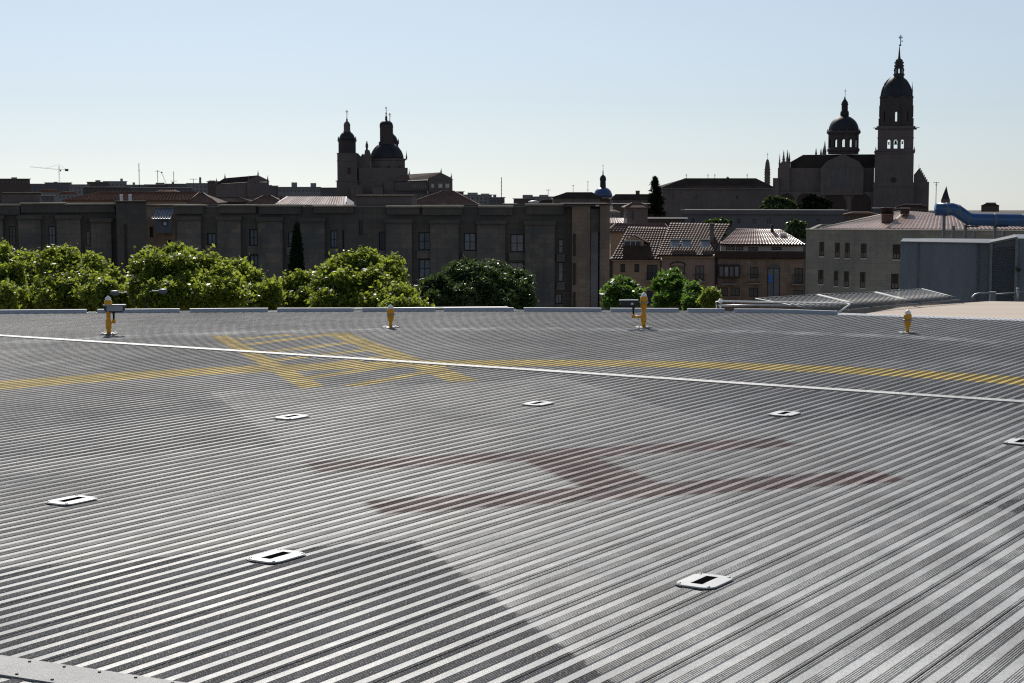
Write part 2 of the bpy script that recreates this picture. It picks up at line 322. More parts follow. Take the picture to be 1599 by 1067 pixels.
def build_deck():
    vs=[];fs=[];prof=[]
    # one period of the cross-section, (perp, z)
    for k in range(4):
        b=k*PER; prof.append((b,0)); prof.append((b+.0465,0)); RZ=.0030; prof.append((b+.0472,RZ))
        for g in range(5):
            a=b+.0485+g*.0104
            dp=-.0075
            if k==3 and g in (2,): dp=-.014
            wdt=.0042 if not(k==3 and g==2) else .0085
            prof+=[(a,RZ),(a+.0006,dp),(a+wdt-.0006,dp),(a+wdt,RZ)]
        prof.append((b+PER-.0008,RZ))
    prof.append((4*PER,0))
    pn=[PN[0]*p[0]+PN[1]*p[1] for p in EDGE]; k0=math.floor(min(pn)/(4*PER)); k1=math.ceil(max(pn)/(4*PER))
    for k in range(k0,k1+1):
        prev=None
        for q,z in prof:
            pp=k*4*PER+q; o=(PN[0]*pp,PN[1]*pp); t=clipline(o,PD,EDGE)
            if t is None or t[1]-t[0]<.02: prev=None; continue
            g0,g1=math.floor(t[0]/SEG)+1,math.ceil(t[1]/SEG)-1      # planks are cut into short lengths so that ray tracing stays fast
            cur={}
            for g in [-999]+list(range(g0,g1+1))+[999]:
                tt=t[0] if g==-999 else t[1] if g==999 else g*SEG
                cur[g]=len(vs); vs.append((o[0]+PD[0]*tt,o[1]+PD[1]*tt,z))
            if prev is not None:
                ks=sorted(set(prev)&set(cur))
                for x_,y_ in zip(ks,ks[1:]): fs.append((prev[x_],prev[y_],cur[y_],cur[x_]))
            prev=cur
    return npobj('helipad_deck',vs,fs,DM)
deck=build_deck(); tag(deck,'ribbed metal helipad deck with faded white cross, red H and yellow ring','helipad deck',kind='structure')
mb=MB(); mb.pxy([(x*.999,y*.999) for x,y in EDGE][::-1],-.32,-.02); tag(obj('deck_underside',mb,M['steel']),'flat steel framing under the ribbed helipad deck','deck frame',kind='structure')
# hospital block that carries the deck
hb=thing('hospital_block','pale hospital building standing under the helipad deck','building',(0,6,GZ))
obj('wall',MB().box(-11,9,-8,13,0,-GZ-.9),M['plaster_cream'],hb); obj('roof_slab',MB().box(-11.3,9.3,-8.3,13.3,-GZ-.898,-GZ-.6),M['city_grey'],hb)
obj('support_beam',MB().box(-11,-10,-8,13,-GZ-.598,-GZ-.33).box(8,9,-8,13,-GZ-.598,-GZ-.33).box(-1,0,-8,13,-GZ-.598,-GZ-.33),M['steel'],hb)
# ---------------------------------------------------------------- ground
gm=mk('street asphalt and dry ground',(.10,.095,.085),(.15,.13,.10),.05,rough=.95)
gb=MB()
gp=[(-3000,GZ),(950,GZ),(1200,GZ-7),(2500,GZ-22),(9000,GZ-104)]
for (ya,za),(yb,zb) in zip(gp,gp[1:]): gb.quad((-6000,ya,za),(6000,ya,za),(6000,yb,zb),(-6000,yb,zb))
tag(obj('ground',gb,gm),'city ground and streets below the roof','ground',kind='structure')
# ---------------------------------------------------------------- deck furniture
def prismstrip(a,b,wd,z0,z1):
    L=hypot(b[0]-a[0],b[1]-a[1]); nx,ny=-(b[1]-a[1])/L*wd/2,(b[0]-a[0])/L*wd/2
    return [(a[0]+nx,a[1]+ny),(a[0]-nx,a[1]-ny),(b[0]-nx,b[1]-ny),(b[0]+nx,b[1]+ny)]
alum=mk('brushed dusty aluminium strip',(.36,.36,.355),(.26,.26,.26),3,rough=.5,metal=.2,spec=.5,bump=.4,fine=120)
def strip(a,b,wd,label,screws,z=.004):
    t=thing('cover_strip',label,'cover strip',((a[0]+b[0])/2,(a[1]+b[1])/2,z))
    cx,cy=(a[0]+b[0])/2,(a[1]+b[1])/2; A=(a[0]-cx,a[1]-cy);B=(b[0]-cx,b[1]-cy)
    q=prismstrip(A,B,wd,0,0)
    obj('strip_plate',MB().pxy(q,-.003,.005),alum,t)
    L=hypot(B[0]-A[0],B[1]-A[1]); ux,uy=(B[0]-A[0])/L,(B[1]-A[1])/L; nx,ny=-uy,ux
    if screws:
        s=0; k=0
        while s<L:
            for o,sh in ((-.38,0),(.36,.09)):
                px,py=A[0]+ux*(s+sh)+nx*o*wd,A[1]+uy*(s+sh)+ny*o*wd
                if s+sh<L and k<100: obj('screw',MB().lathe([(.0065,.005),(.006,.0085),(.002,.009)],8,(px,py)),M['iron'],t); k+=1
            s+=.16
    return t
a=(-7.2,20.87);b=(5.4,13.12)
strip((-7.6,21.12),(5.6,13.03),.14,'long light metal cover strip crossing the far half of the deck',False)
strip((-2.75,6.60),(.2,5.20),.20,'screwed metal cover strip in the near left corner of the deck',True)
# flush lights on a ring
def rrect(w_,h_,r,n=5):
    p=[]
    for cx,cy,a0 in ((w_/2-r,h_/2-r,0),(-w_/2+r,h_/2-r,pi/2),(-w_/2+r,-h_/2+r,pi),(w_/2-r,-h_/2+r,1.5*pi)):
        for k in range(n+1):
            t=a0+pi/2*k/n; p.append((cx+r*cos(t),cy+r*sin(t)))
    return p
def flushlight():
    t=thing('flush_light','','deck light')
    P=rrect(.26,.19,.055); sx,sy=.080,.027
    inner=[]
    for x,y in P:       # matching points on the slot
        inner.append((max(-sx,min(sx,x*2)),max(-sy,min(sy,y*2))))
    n=len(P); mb=MB()
    vs=[(x,y,0) for x,y in P]+[(x*.985,y*.985,.009) for x,y in P]+[(x*.5,y*.5,.011) for x,y in P]+[(x,y,.011) for x,y in inner]+[(x,y,-.012) for x,y in inner]
    fs=[]
    for r_ in range(4):
        for i in range(n): fs.append((r_*n+i,r_*n+(i+1)%n,(r_+1)*n+(i+1)%n,(r_+1)*n+i))
    mb.add(vs,fs); obj('cover_plate',mb,mk('worn white enamel',(.80,.80,.77),(.66,.66,.63),14,rough=.42,lo=.5,hi=.8),t)
    obj('slot',MB().box(-sx,sx,-sy,sy,-.03,.0114),mk('black lamp slot glass',(.006,.006,.007),rough=.95,spec=0),t)
    obj('base_ring',MB().pxy([(x*1.03,y*1.03) for x,y in P],-.004,.0045),M['black'],t)
    for x,y in ((.105,.07),(-.105,.07),(.105,-.07),(-.105,-.07)): obj('screw',MB().lathe([(.008,.009),(.007,.0125),(.001,.0125)],8,(x,y)),M['steel'],t)
    return t
FL=[((112,784),'flush white light plate lowest on the left, out on the worn dark deck'),
    ((432,872),'flush white light plate just beyond the dark near left quarter'),
    ((1100,911),'biggest flush white light plate, nearest the viewer on the right'),
    ((1595,692),'flush white light plate cut by the right edge of the photo'),
    ((1225,648),'flush white light plate on dark paint right of the red H'),
    ((840,632),'flush white light plate in the middle of the far cross arm'),
    ((455,653),'flush white light plate near the far left edge of the cross')]
fl0=flushlight(); fl0['group']='flush lights in a ring round the H'
for i,((px,py),lb) in enumerate(FL):
    g=G(px,py); rz=PHI
    if i==0: o=fl0; o.location=(g[0],g[1],.004); o.rotation_euler=(0,0,rz); o['label']=lb
    else: dup(fl0,(g[0],g[1],.004),rz,lb)
# amber perimeter lights
def post(h,label,g,loc,flood):
    t=thing('perimeter_light',label,'perimeter light',loc,0,g); s=h/.30
    obj('base_plate',MB().lathe([(.108,0),(.110,.006),(.105,.010),(.02,.011)],24),mk('pale worn base plate',(.34,.33,.28),(.24,.23,.20),20,rough=.5),t)
    for k in range(4):
        a=pi/4+k*pi/2; obj('bolt',MB().lathe([(.009,.010),(.009,.020),(.004,.021)],6,(.085*cos(a),.085*sin(a)),False),M['steel'],t)
    e=h-.30
    pr=[(.022,.010),(.020,.05),(.024,.058),(.022,.07),(.024,.085),(.030,.092+e*.1)]
    if flood: pr=[(.026,.010),(.024,.05),(.034,.07),(.036,.16),(.030,.17),(.026,.18),(.026,.18+e*.55)]
    z1=pr[-1][1]
    obj('stem',MB().lathe(pr,14),M['yellow'],t)
    zb=.11+e
    obj('cup',MB().lathe([(.024,zb-.02),(.036,zb),(.040,zb+.045),(.046,zb+.047),(.046,zb+.058),(.040,zb+.06)],16),M['yellow'],t)
    obj('clamp_ring',MB().lathe([(.046,zb+.060),(.052,zb+.063),(.052,zb+.071),(.044,zb+.074)],16),M['steel'],t)
    for k in range(3):
        a=2*pi*k/3+.3; obj('clamp_bolt',MB().tube([(.050*cos(a),.050*sin(a),zb+.066),(.064*cos(a),.064*sin(a),zb+.066)],.005),M['steel'],t)
    hd=obj('lamp_head',MB().lathe([(.044,zb+.074),(.047,zb+.085),(.046,zb+.125),(.044,zb+.135),(.036,zb+.138)],18),M['yellow'],t)
    gl=NT('prismatic lens glass') if 'lens' not in MATS else None
    if gl: gl.pr(c=(.93,.93,.90),r=.3,sp=.6); gl.bump(gl.noise(60,gl.coord()),.4,.01); MATS['lens']=gl.m
    obj('lens',MB().lathe([(.036,zb+.138),(.036,zb+.158),(.029,zb+.172),(.012,zb+.184),(.004,zb+.192),(.001,zb+.193)],14),MATS['lens'],hd)
    if flood:
        sd,yaw=flood; zk=.085+e*.35
        obj('side_box',MB().box(-.002,.046*1.0,-.022,.022,zk,zk+.10),M['yellow'],t) if False else None
        ax=.062 if sd>0 else -.128
        obj('bracket_arm',MB().tube([(0,0,zk),(ax*.5,0,zk),(ax*.92,0,zk+.004)],.014,8).lathe([(.021,zk-.012),(.023,zk+.02),(.016,zk+.035)],10,(ax,0)),M['yellow'],t)
        x0=ax; z0=zk+.065
        body=MB().lathe([(.012,z0-.03),(.013,z0+.035),(.020,z0+.055),(.020,z0+.065)],10,(x0,0))
        bx=x0+(-.055 if sd<0 else .012)
        w2=.118 if sd>0 else .108
        def rz_(p): 
            x,y=p; c,s_=cos(yaw),sin(yaw); return (bx+x*c-y*s_, x*s_+y*c)
        sec=[(-w2,-.035),(w2,-.035),(w2,.04),(-w2,.04)]; sec2=[(-w2*.72,-.02),(w2*.72,-.02),(w2*.72,.03),(-w2*.72,.03)]
        A=[(*rz_(p),z0+.055) for p in sec2]; B=[(*rz_(p),z0+.080) for p in sec]; C=[(*rz_(p),z0+.138) for p in sec]
        body.add(A+B+C,[(3,2,1,0),(0,1,5,4),(1,2,6,5),(2,3,7,6),(3,0,4,7),(4,5,9,8),(5,6,10,9),(6,7,11,10),(7,4,8,11),(8,9,10,11)])
        fb=obj('floodlight',body,M['black'],t)
        D=[(*rz_((p[0]*1.12,p[1]*1.15)),z0+.139) for p in sec]; E=[(*rz_((p[0]*1.06,p[1]*1.1)),z0+.147) for p in sec]
        obj('visor',MB().add(D+E,[(3,2,1,0),(4,5,6,7),(0,1,5,4),(1,2,6,5),(2,3,7,6),(3,0,4,7)]),mk('pale floodlight lid',(.6,.62,.62),(.5,.52,.52),9,rough=.35,spec=.6),fb)
        if sd>0: 
            Lz=[(*rz_((-w2*.78,-.0362)),z0+.07),(*rz_((w2*.82,-.0362)),z0+.07),(*rz_((w2*.86,-.0372)),z0+.132),(*rz_((-w2*.72,-.0372)),z0+.132)]
            obj('front_glass',MB().quad(*Lz),mk('frosted floodlight glass',(.40,.42,.45),(.30,.32,.35),18,rough=.3),fb)
        else:
            Lz=[(bx+.022,-.0375,z0+.088),(bx+.052,-.0375,z0+.088),(bx+.052,-.0375,z0+.112),(bx+.022,-.0375,z0+.112)]
            obj('rating_plate',MB().quad(*Lz),M['white_metal'],fb)
    return t
gp='amber perimeter lights along the far side of the deck'
post(.45,'leftmost amber light post, with a black floodlight mounted on its right side',gp,(-4.768,20.374,.002),(1,.12))
post(.285,'short amber light post without floodlight, left of the one holding a floodlight to its left',gp,(-1.5,21.299,.002),None)
post(.435,'tall amber light post holding a black floodlight out to its left',gp,(1.627,21.299,.002),(-1,.0))
post(.275,'rightmost short amber light post, alone before the sand coloured roof',gp,(4.717,20.553,.002),None)
# edge channel pieces round the far rim
chan=mk('blue grey edge channel',(.50,.55,.63),(.42,.47,.55),2,rough=.5,spec=.4)
segs=[(-4,133,'leftmost edge channel piece, cut by the photo edge'),(150,276,'edge channel piece behind the leftmost amber light'),(292,413,'edge channel piece right of the leftmost amber light, before the brightest plane tree'),
 (428,548,'edge channel piece just left of the short amber light before the trees'),(562,677,'edge channel piece right behind the short amber light before the trees'),(691,802,'edge channel piece under the right half of the dark pine'),
 (818,941,'edge channel piece before the right end of the dark stone building'),(955,1062,'edge channel piece behind the tall amber light with floodlight'),(1076,1134,'shortest edge channel piece, before the young bushes'),(1149,1302,'long edge channel piece in front of the safety net')]
def edgeY(X):
    for (x0,y0),(x1,y1) in zip(EDGE[1:8],EDGE[2:9]):
        if x0<=X<=x1: return y0+(y1-y0)*(X-x0)/(x1-x0)
    return 22
for i,(p0,p1,lb) in enumerate(segs):
    x0=(p0-CX)/F_*23.75; x1=(p1-CX)/F_*23.75
    xs=[x0]+[e[0] for e in EDGE[1:8] if x0+.05<e[0]<x1-.05]+[x1]
    t=thing('edge_channel',lb,'edge channel',((x0+x1)/2,edgeY((x0+x1)/2),0),0,'edge channel pieces round the far rim'); cx,cy=t.location[0],t.location[1]
    m1=MB();m2=MB()
    for a_,b_ in zip(xs,xs[1:]):
        ya,yb=edgeY(a_)-cy+.02,edgeY(b_)-cy+.02; a2,b2=a_-cx,b_-cx
        m1.pxy([(a2,ya),(b2,yb),(b2,yb+.06),(a2,ya+.06)],-.05,.048)
        m2.pxy([(a2,ya-.004),(b2,yb-.004),(b2,yb+.064),(a2,ya+.064)],.0482,.052)
    obj('channel_face',m1,chan,t); obj('channel_lip',m2,M['white_metal'],t)
# white clips bridging the gaps
gaps=[(141.5,'first from the left'),(284,'between the leftmost amber light and the bright tree'),(420.5,'in the gap left of the small amber light'),(555,'just left of the small amber light'),(684,'under the left half of the dark pine'),(810,'below the right edge of the dark pine'),(948,'left of the tall amber light'),(1069,'right of the tall amber light'),(1141.5,'beside the white post with a ball')]
for i,(px,lb) in enumerate(gaps):
    X=(px-CX)/F_*23.75; Y=edgeY(X); t=thing('edge_bracket','small white bracket bridging an edge gap, '+lb,'bracket',(X,Y,0),0,'white brackets in the edge gaps')
    obj('bracket_plate',MB().box(-.075,.075,-.01,.05,-.02,.008),M['white_metal'],t); obj('bracket_rib',MB().box(-.05,.06,.03,.04,.0085,.02),M['steel'],t)
# rails beyond the rim
def rail(name,label,pts,r,m,ticks=0):
    c=np.mean(np.array(pts),0); t=thing(name,label,'rail',(float(c[0]),float(c[1]),0))
    P=[(p[0]-c[0],p[1]-c[1],p[2]) for p in pts]; obj('tube',MB().tube(P,r,8),m,t)
    if ticks:
        for k in range(ticks+1):
            f=(k+.5)/(ticks+1); i=1; a=np.array(P[i]);b=np.array(P[i+1]); q=a+(b-a)*f
            obj('mullion',MB().tube([q,q-np.array((0,.02,.16))],r*.8,6),M['steel'],t)
    return t
def P3(px,py,Y): x,z=W(px,py,Y); return (x,Y,z)
rail('net_rail','thin white tube rail seen over the rim beneath the trees and pine',[P3(474,488,24.0),P3(478,483,24.4),P3(790,480,24.7),P3(812,486,24.2)],.012,M['white_metal'],11)
rail('white_rail','white handrail before the safety net, with bent left end',[P3(1119,482,24.0),P3(1118,471.5,24.0),P3(1128,470.5,24.0),P3(1322,474.5,24.4),P3(1327,475.5,24.3),P3(1309,488.5,23.7)],.012,M['white_metal'],0)
t=thing('ball_finial','white ball finial on a short stem at the left end of the handrail','ball finial',(*P3(1125,474,24.15)[:2],P3(1125,474,24.15)[2]))
obj('stem',MB().lathe([(.012,-.10),(.012,-.02)],8),M['white_metal'],t); obj('ball',MB().lathe([(.001+.034*sin(pi*k/10),-.034*cos(pi*k/10)+.032) for k in range(11)],14),M['white_metal'],t)
obj('lower_rail',MB(),M['steel']) if False else None
rail('low_rail','lower dark steel rail under the white handrail',[P3(1122,478,24.2),P3(1180,476.5,24.3),P3(1312,479.5,24.5)],.014,M['steel'],0)
# safety net of tubular frames with slats
Tn=[(1180,467,25.2),(1275,461,26.3),(1365,457,27.3),(1437,452,28.3)]
Bn=[(1292,488,23.8),(1358,481,24.7),(1435,474.5,25.6),(1500,468,26.5)]
nl=['net panel nearest the white handrail, left of the three','middle net panel of the three','net panel at the peak, nearest the blue grey plant room']
for i in range(3):
    A,B,C,D=[np.array(P3(*q)) for q in (Tn[i],Tn[i+1],Bn[i+1],Bn[i])]; c=(A+B+C+D)/4
    t=thing('safety_net_panel',nl[i],'safety net',tuple(float(q) for q in c),0,'slatted safety net panels at the right of the deck')
    a,b,cc,d=A-c,B-c,C-c,D-c
    obj('frame',MB().tube([a,b],.016,8).tube([b+np.array((.03,0,0)),cc+np.array((.03,0,0))],.017,8).tube([a,d],.014,8).tube([d,cc],.012,8),M['dull_steel'],t)
    k=13
    ml=MB()
    for j in range(k):
        f=(j+.5)/k; p=a+(b-a)*f; q=d+(cc-d)*f
        ml.tube([p,q],.007,5)
    obj('slats',ml,M['dull_steel'],t)
    m3=MB()
    for f in (.33,.66): m3.tube([a+(d-a)*f,b+(cc-b)*f],.006,5)
    obj('cross_wire',m3,M['steel'],t)
# bright sloped trim on the right rim
mb=MB(); ex0,ex1=EDGE[6],EDGE[7]
L=hypot(ex1[0]-ex0[0],ex1[1]-ex0[1]); N=60
tr=thing('rim_trim','bright serrated aluminium trim along the right rim of the deck','rim trim',(ex0[0],ex0[1],0))
for k in range(N):
    f0,f1=k/N,(k+.62)/N
    x0=(ex1[0]*1.35-ex0[0]*1.35)*f0; y0=(ex1[1]-ex0[1])*1.35*f0; x1=(ex1[0]-ex0[0])*1.35*f1; y1=(ex1[1]-ex0[1])*1.35*f1
    sh=(.30*PD[0],.30*PD[1])
    mb.add([(x0,y0+.02,.004),(x1,y1+.02,.004),(x1+sh[0],y1+sh[1]+.02,.008),(x0+sh[0],y0+sh[1]+.02,.008)],[(0,1,2,3)])
obj('serrated_plate',mb,M['white_metal'],tr)
obj('backing',MB().pxy([(0,.02),((ex1[0]-ex0[0])*1.35,(ex1[1]-ex0[1])*1.35+.02),((ex1[0]-ex0[0])*1.35+.19,(ex1[1]-ex0[1])*1.35+.34),(.16,.34)],-.04,.002),M['steel'],tr)
# sand coloured flat roof beside the deck
sm=NT('sand coloured roofing sheet'); v=sm.coord('Object',(.06,1,1)); cf=sm.mix(sm.ramp(sm.noise(2.2,v,5,.6),.35,.65),(.50,.41,.34),(.60,.51,.43)); sm.pr(c=cf,r=.85,sp=.2)
q=[G(1420,489),G(1340,484),G(1400,474.5),G(1500,467.5),G(1560,463.5),G(1640,464.5),G(1720,470),G(1700,505)]
t=thing('sand_roof','low sand coloured flat roof between deck rim and plant room','flat roof',(0,0,-.05))
obj('roof_sheet',MB().pxy([(5.0,22.9),(4.9,24.2)]+[G(1408,474.5),G(1500,468.5),G(1545,465.5)]+[(10.5,26.2),(14,24),(14,19),(8.5,21.2)],-.3,.0),sm.m,t)
obj('wall',MB().pxy([(5.4,23.2),(5.4,25.2),(7.4,26.6),(10.3,26.0),(13.5,23.8),(13.5,19.6),(8.6,21.6)],GZ+.05,-.301),M['plaster_cream'],t)
# ================================================================ BUILDINGS
def corr(name,q,m,parent,pitch=.25,amp=.05,row=.45,step=.03,ny=None):
    """tiled roof slope: q = four corners (eave a, eave b, ridge b, ridge a); real barrel-tile waves and stepped courses"""
    a,b,c,d=[np.array(p,float) for p in q]; W_=max(np.linalg.norm(b-a),np.linalg.norm(c-d)); L_=max(np.linalg.norm(d-a),np.linalg.norm(c-b))
    nu=max(8,int(W_/pitch)*5); nv=max(2,int(L_/row)); nrm=np.cross(b-a,d-a); nrm/=np.linalg.norm(nrm)
    if nrm[2]<0:nrm=-nrm
    u=np.linspace(0,1,nu+1); vs=[];
    for j in range(nv):
        for e,vv in ((0,j/nv),(1,(j+1)/nv)):
            A=a+(d-a)*vv; B=b+(c-b)*vv; w_=np.linalg.norm(B-A); base=A[None]+(B-A)[None]*u[:,None]
            full=u*W_ ; h=amp*np.abs(np.sin(np.pi*full/pitch))**.8*min(1,w_/pitch) + (step if e==0 else 0)
            vs.append(base+nrm[None]*h[:,None])
    V=np.concatenate(vs); n1=nu+1; f=[]
    i=np.arange(nu)
    for r_ in range(2*nv-1):
        o=r_*n1; f.append(np.stack([o+i,o+i+1,o+n1+i+1,o+n1+i],1))
    return npobj(name,V,np.concatenate(f),m,parent)
def window(parent,x0,x1,z0,z1,y,glass=None,frame=None,mull=1,depth=.18,name='window',trans=0):
    """recessed window: y is the wall face (viewer at -y)"""
    fr=MB(); t=min(.09,(x1-x0)*.12)
    yy=y+depth
    fr.box(x0,x0+t,yy-.05,yy+.03,z0,z1).box(x1-t,x1,yy-.05,yy+.03,z0,z1).box(x0+t,x1-t,yy-.05,yy+.03,z0,z0+t).box(x0+t,x1-t,yy-.05,yy+.03,z1-t,z1)
    for k in range(mull):
        xm=x0+(x1-x0)*(k+1)/(mull+1); fr.box(xm-t*.4,xm+t*.4,yy-.045,yy+.025,z0+t,z1-t)
    for k in range(trans):
        zm=z0+(z1-z0)*(k+1)/(trans+1); fr.box(x0+t,x1-t,yy-.044,yy+.024,zm-t*.3,zm+t*.3)
    f=obj(name,fr,frame or M['iron'],parent)
    obj('pane',MB().box(x0+.01,x1-.01,yy+.031,yy+.05,z0+.01,z1-.01),glass or M['glass'],f)
    return f
def shell(mb,x0,x1,z0,z1,d,ops,th=.35,y=0):
    mb.wall(x0,x1,z0,z1,y,y+th,ops); mb.box(x0,x0+th,y+th,d,z0,z1); mb.box(x1-th,x1,y+th,d,z0,z1); mb.box(x0+th,x1-th,d-th,d,z0,z1)
# ---------------------------------------------------------------- long dark stone building
Y0=160.0
def X_(px,Y=Y0): return W(px,HY,Y)[0]
def Z_(py,Y=Y0): return W(800,py,Y)[1]-GZ
def stone_building(lb,x0,x1,top,panels,wins,slits,caps,name='stone_building',depth=16,extra=None,turn=False):
    c=(x0+x1)/2; LS=Loc(c,Y0,turn); t=thing(name,lb,'building',LS.loc,LS.rot); x=LS.x
    ops=[(x(a),x(b),Z_(d),Z_(c_)) for a,b,c_,d in wins+slits]
    mb=MB(); shell(mb,x(x0),x(x1),0,Z_(top),depth,ops,.5); mb.box(x(x0)+.5,x(x1)-.5,.5,depth-.5,Z_(top)-.6,Z_(top)-.25)
    obj('wall',mb,M['stone_shade'],t)
    for a,b,pt in panels:
        p=MB(); p.box(x(a),x(b),-.55,-.003,0,Z_(pt)); 
        obj('facade_panel',p,M['stone_panel'],t)
        obj('panel_hood',MB().box(x(a)-.12,x(b)+.12,-.85,-.003,Z_(pt)+.003,Z_(pt)+.35),M['stone_shade'],t)
    for a,b,c_,d in wins:
        window(t,x(a)+.003,x(b)-.003,Z_(d)+.003,Z_(c_)-.003,0,M['glass_blue'] if (int(a)%3) else M['glass'],M['iron'],1 if b-a>8 else 0,.25,trans=1 if d-c_>20 else 0)
        obj('sill',MB().box(x(a)-.15,x(b)+.15,-.22,-.003,Z_(d)-.75,Z_(d)-.02),M['stone_panel'],t)
    for a,b,c_,d in slits: obj('slit_pane',MB().box(x(a)+.01,x(b)-.01,.35,.4,Z_(d)+.01,Z_(c_)-.01),M['glass'],t)
    for a,b,tp,h in caps:
        obj('parapet_block',MB().box(x(a),x(b),-.45,1.6,Z_(tp+h),Z_(tp)),M['stone_shade'],t); obj('coping',MB().box(x(a)-.1,x(b)+.1,-.6,1.7,Z_(tp)+.003,Z_(tp)+.14),M['stone_beige'],t)
    if extra: extra(t,x)
    return t
def exL(t,x):
    obj('roof_block',MB().box(x(2),x(63),2,9,Z_(322)-.1,Z_(303)),M['stone_church'],t); obj('roof_block_coping',MB().box(x(1),x(64),1.8,9.2,Z_(303)+.003,Z_(301)),M['tile_dark'],t)
    obj('tower',MB().box(x(180),x(226),-2.2,-.003,0,Z_(316)),M['stone_shade'],t); obj('tower_coping',MB().box(x(179),x(227),-2.4,1.5,Z_(316)+.003,Z_(314)),M['tile_dark'],t)
    obj('tower_slot',MB().box(x(191),x(195),-2.26,-2.203,Z_(440),Z_(350)),M['dark_wood'],t)
    for a in (189,203): obj('chimney',MB().box(x(a),x(a+4.5),3,3.7,Z_(322)-.1,Z_(304)),M['white_metal'],t)
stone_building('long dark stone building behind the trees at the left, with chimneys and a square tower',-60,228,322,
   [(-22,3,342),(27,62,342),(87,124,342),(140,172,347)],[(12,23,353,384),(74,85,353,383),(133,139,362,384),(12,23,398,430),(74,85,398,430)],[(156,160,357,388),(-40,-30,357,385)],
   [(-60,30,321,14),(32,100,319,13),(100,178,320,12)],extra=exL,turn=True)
def exC(t,x):
    obj('end_pier',MB().box(x(893),x(921),-1.2,-.003,0,Z_(322)),M['stone_pink'],t)
    obj('end_pier',MB().box(x(936),x(951),-1.6,-.003,0,Z_(320)),M['stone_pink'],t)
    obj('glazed_slot',MB().box(x(922.5),x(934),-.45,-.003,0,Z_(362)),M['glass_blue'],t); obj('slot_head',MB().box(x(921.5),x(935.5),-1.1,-.003,Z_(362)+.003,Z_(326)),M['stone_shade'],t)
    for a,b in ((365,399),(410,444),(455,480)): obj('slit_pane',MB().box(x(894.5),x(898.5),-1.26,-1.203,Z_(b),Z_(a)),M['dark_wood'],t)
    obj('end_coping',MB().box(x(879),x(952),-1.9,8,Z_(320)+.003,Z_(318)),M['tile_dark'],t)
    for a,b,c_ in ((548,640,307),(455,540,321)): obj('roof_block',MB().box(x(a),x(b),3,12,Z_(325)-.1,Z_(c_)),M['stone_church'] if c_<310 else M['stone_shade'],t)
    obj('roof_block_coping',MB().box(x(546),x(642),2.8,12.2,Z_(307)+.003,Z_(305.5)),M['tile_dark'],t)
    for a in (372,462,523): obj('roof_light',MB().box(x(a),x(a+10),.6,2,Z_(325),Z_(320.5)),M['zinc'],t)
    vt=obj('roof_vent',MB().lathe([(.35,Z_(325)-.2),(.35,Z_(318)),(.55,Z_(316.5)),(.5,Z_(315)),(.1,Z_(313.5))],10,(x(834),3)),M['zinc'],t)
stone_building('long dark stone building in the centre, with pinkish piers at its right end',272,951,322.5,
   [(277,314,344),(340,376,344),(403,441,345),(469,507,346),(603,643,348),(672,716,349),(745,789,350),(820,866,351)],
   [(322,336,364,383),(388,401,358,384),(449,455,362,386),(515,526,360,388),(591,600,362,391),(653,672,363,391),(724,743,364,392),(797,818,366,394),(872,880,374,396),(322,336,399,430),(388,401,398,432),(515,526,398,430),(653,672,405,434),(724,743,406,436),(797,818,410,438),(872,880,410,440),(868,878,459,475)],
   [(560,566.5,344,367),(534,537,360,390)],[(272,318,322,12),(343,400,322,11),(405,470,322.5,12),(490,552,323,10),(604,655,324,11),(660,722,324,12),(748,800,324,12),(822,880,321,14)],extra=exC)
# pink house seen in the gap
t=thing('pink_house','pinkish house with a pale zinc roof seen through the gap in the dark stone building','house',(X_(250,185),185,GZ)); x=lambda p:X_(p,185)-X_(250,185); z=lambda p:Z_(p,185)
mb=MB(); shell(mb,x(222),x(285),0,z(322),12,[(x(232.5),x(238),z(371),z(354)),(x(257),x(266),z(386),z(375))],.4); obj('wall',mb,M['stone_pink'],t)
obj('roof',MB().box(x(222),x(285),-.2,12.2,z(322)+.003,z(320.5)),M['tile_dark'],t)
bay=obj('bay',MB().box(x(246),x(268),-1.5,-.003,z(363.5),z(341.5)),M['slate_blue'],t)
rf=MB(); rf.add([(x(242),-2.0,z(342)),(x(271.5),-2.0,z(342)),(x(271.5),-.003,z(326)),(x(241),-.003,z(326)),(x(242),-2.0,z(341)),(x(271.5),-2.0,z(341)),(x(271.5),-.003,z(325)+-.3),(x(241),-.003,z(326)-.3)],[(0,1,2,3),(4,5,1,0),(7,6,5,4),(0,3,7,4),(2,1,5,6)]); 
zr=obj('bay_roof',rf,M['zinc'],t)
for k in range(8):
    p=241.5+k*4.1; obj('seam',MB().add([(x(p),-2.0,z(342)+.03),(x(p)+.08,-2.0,z(342)+.03),(x(p+1.5)+.08,-.05,z(326)+.03),(x(p+1.5),-.05,z(326)+.03),(x(p),-2.0,z(342)+.10),(x(p)+.08,-2.0,z(342)+.10),(x(p+1.5)+.08,-.05,z(326)+.10),(x(p+1.5),-.05,z(326)+.10)],[(4,5,6,7),(0,1,5,4),(1,2,6,5),(3,0,4,7)]),M['slate_blue'],zr)
window(t,x(257.5),x(264.5),z(352.5),z(345),-1.7,M['white_metal'],M['iron'],0,.15); window(t,x(233),x(237.5),z(370.7),z(354.3),0,M['dark_wood'],M['dark_wood'],0); window(t,x(257.3),x(265.7),z(385.7),z(375.3),0,M['glass'],M['iron'],1)
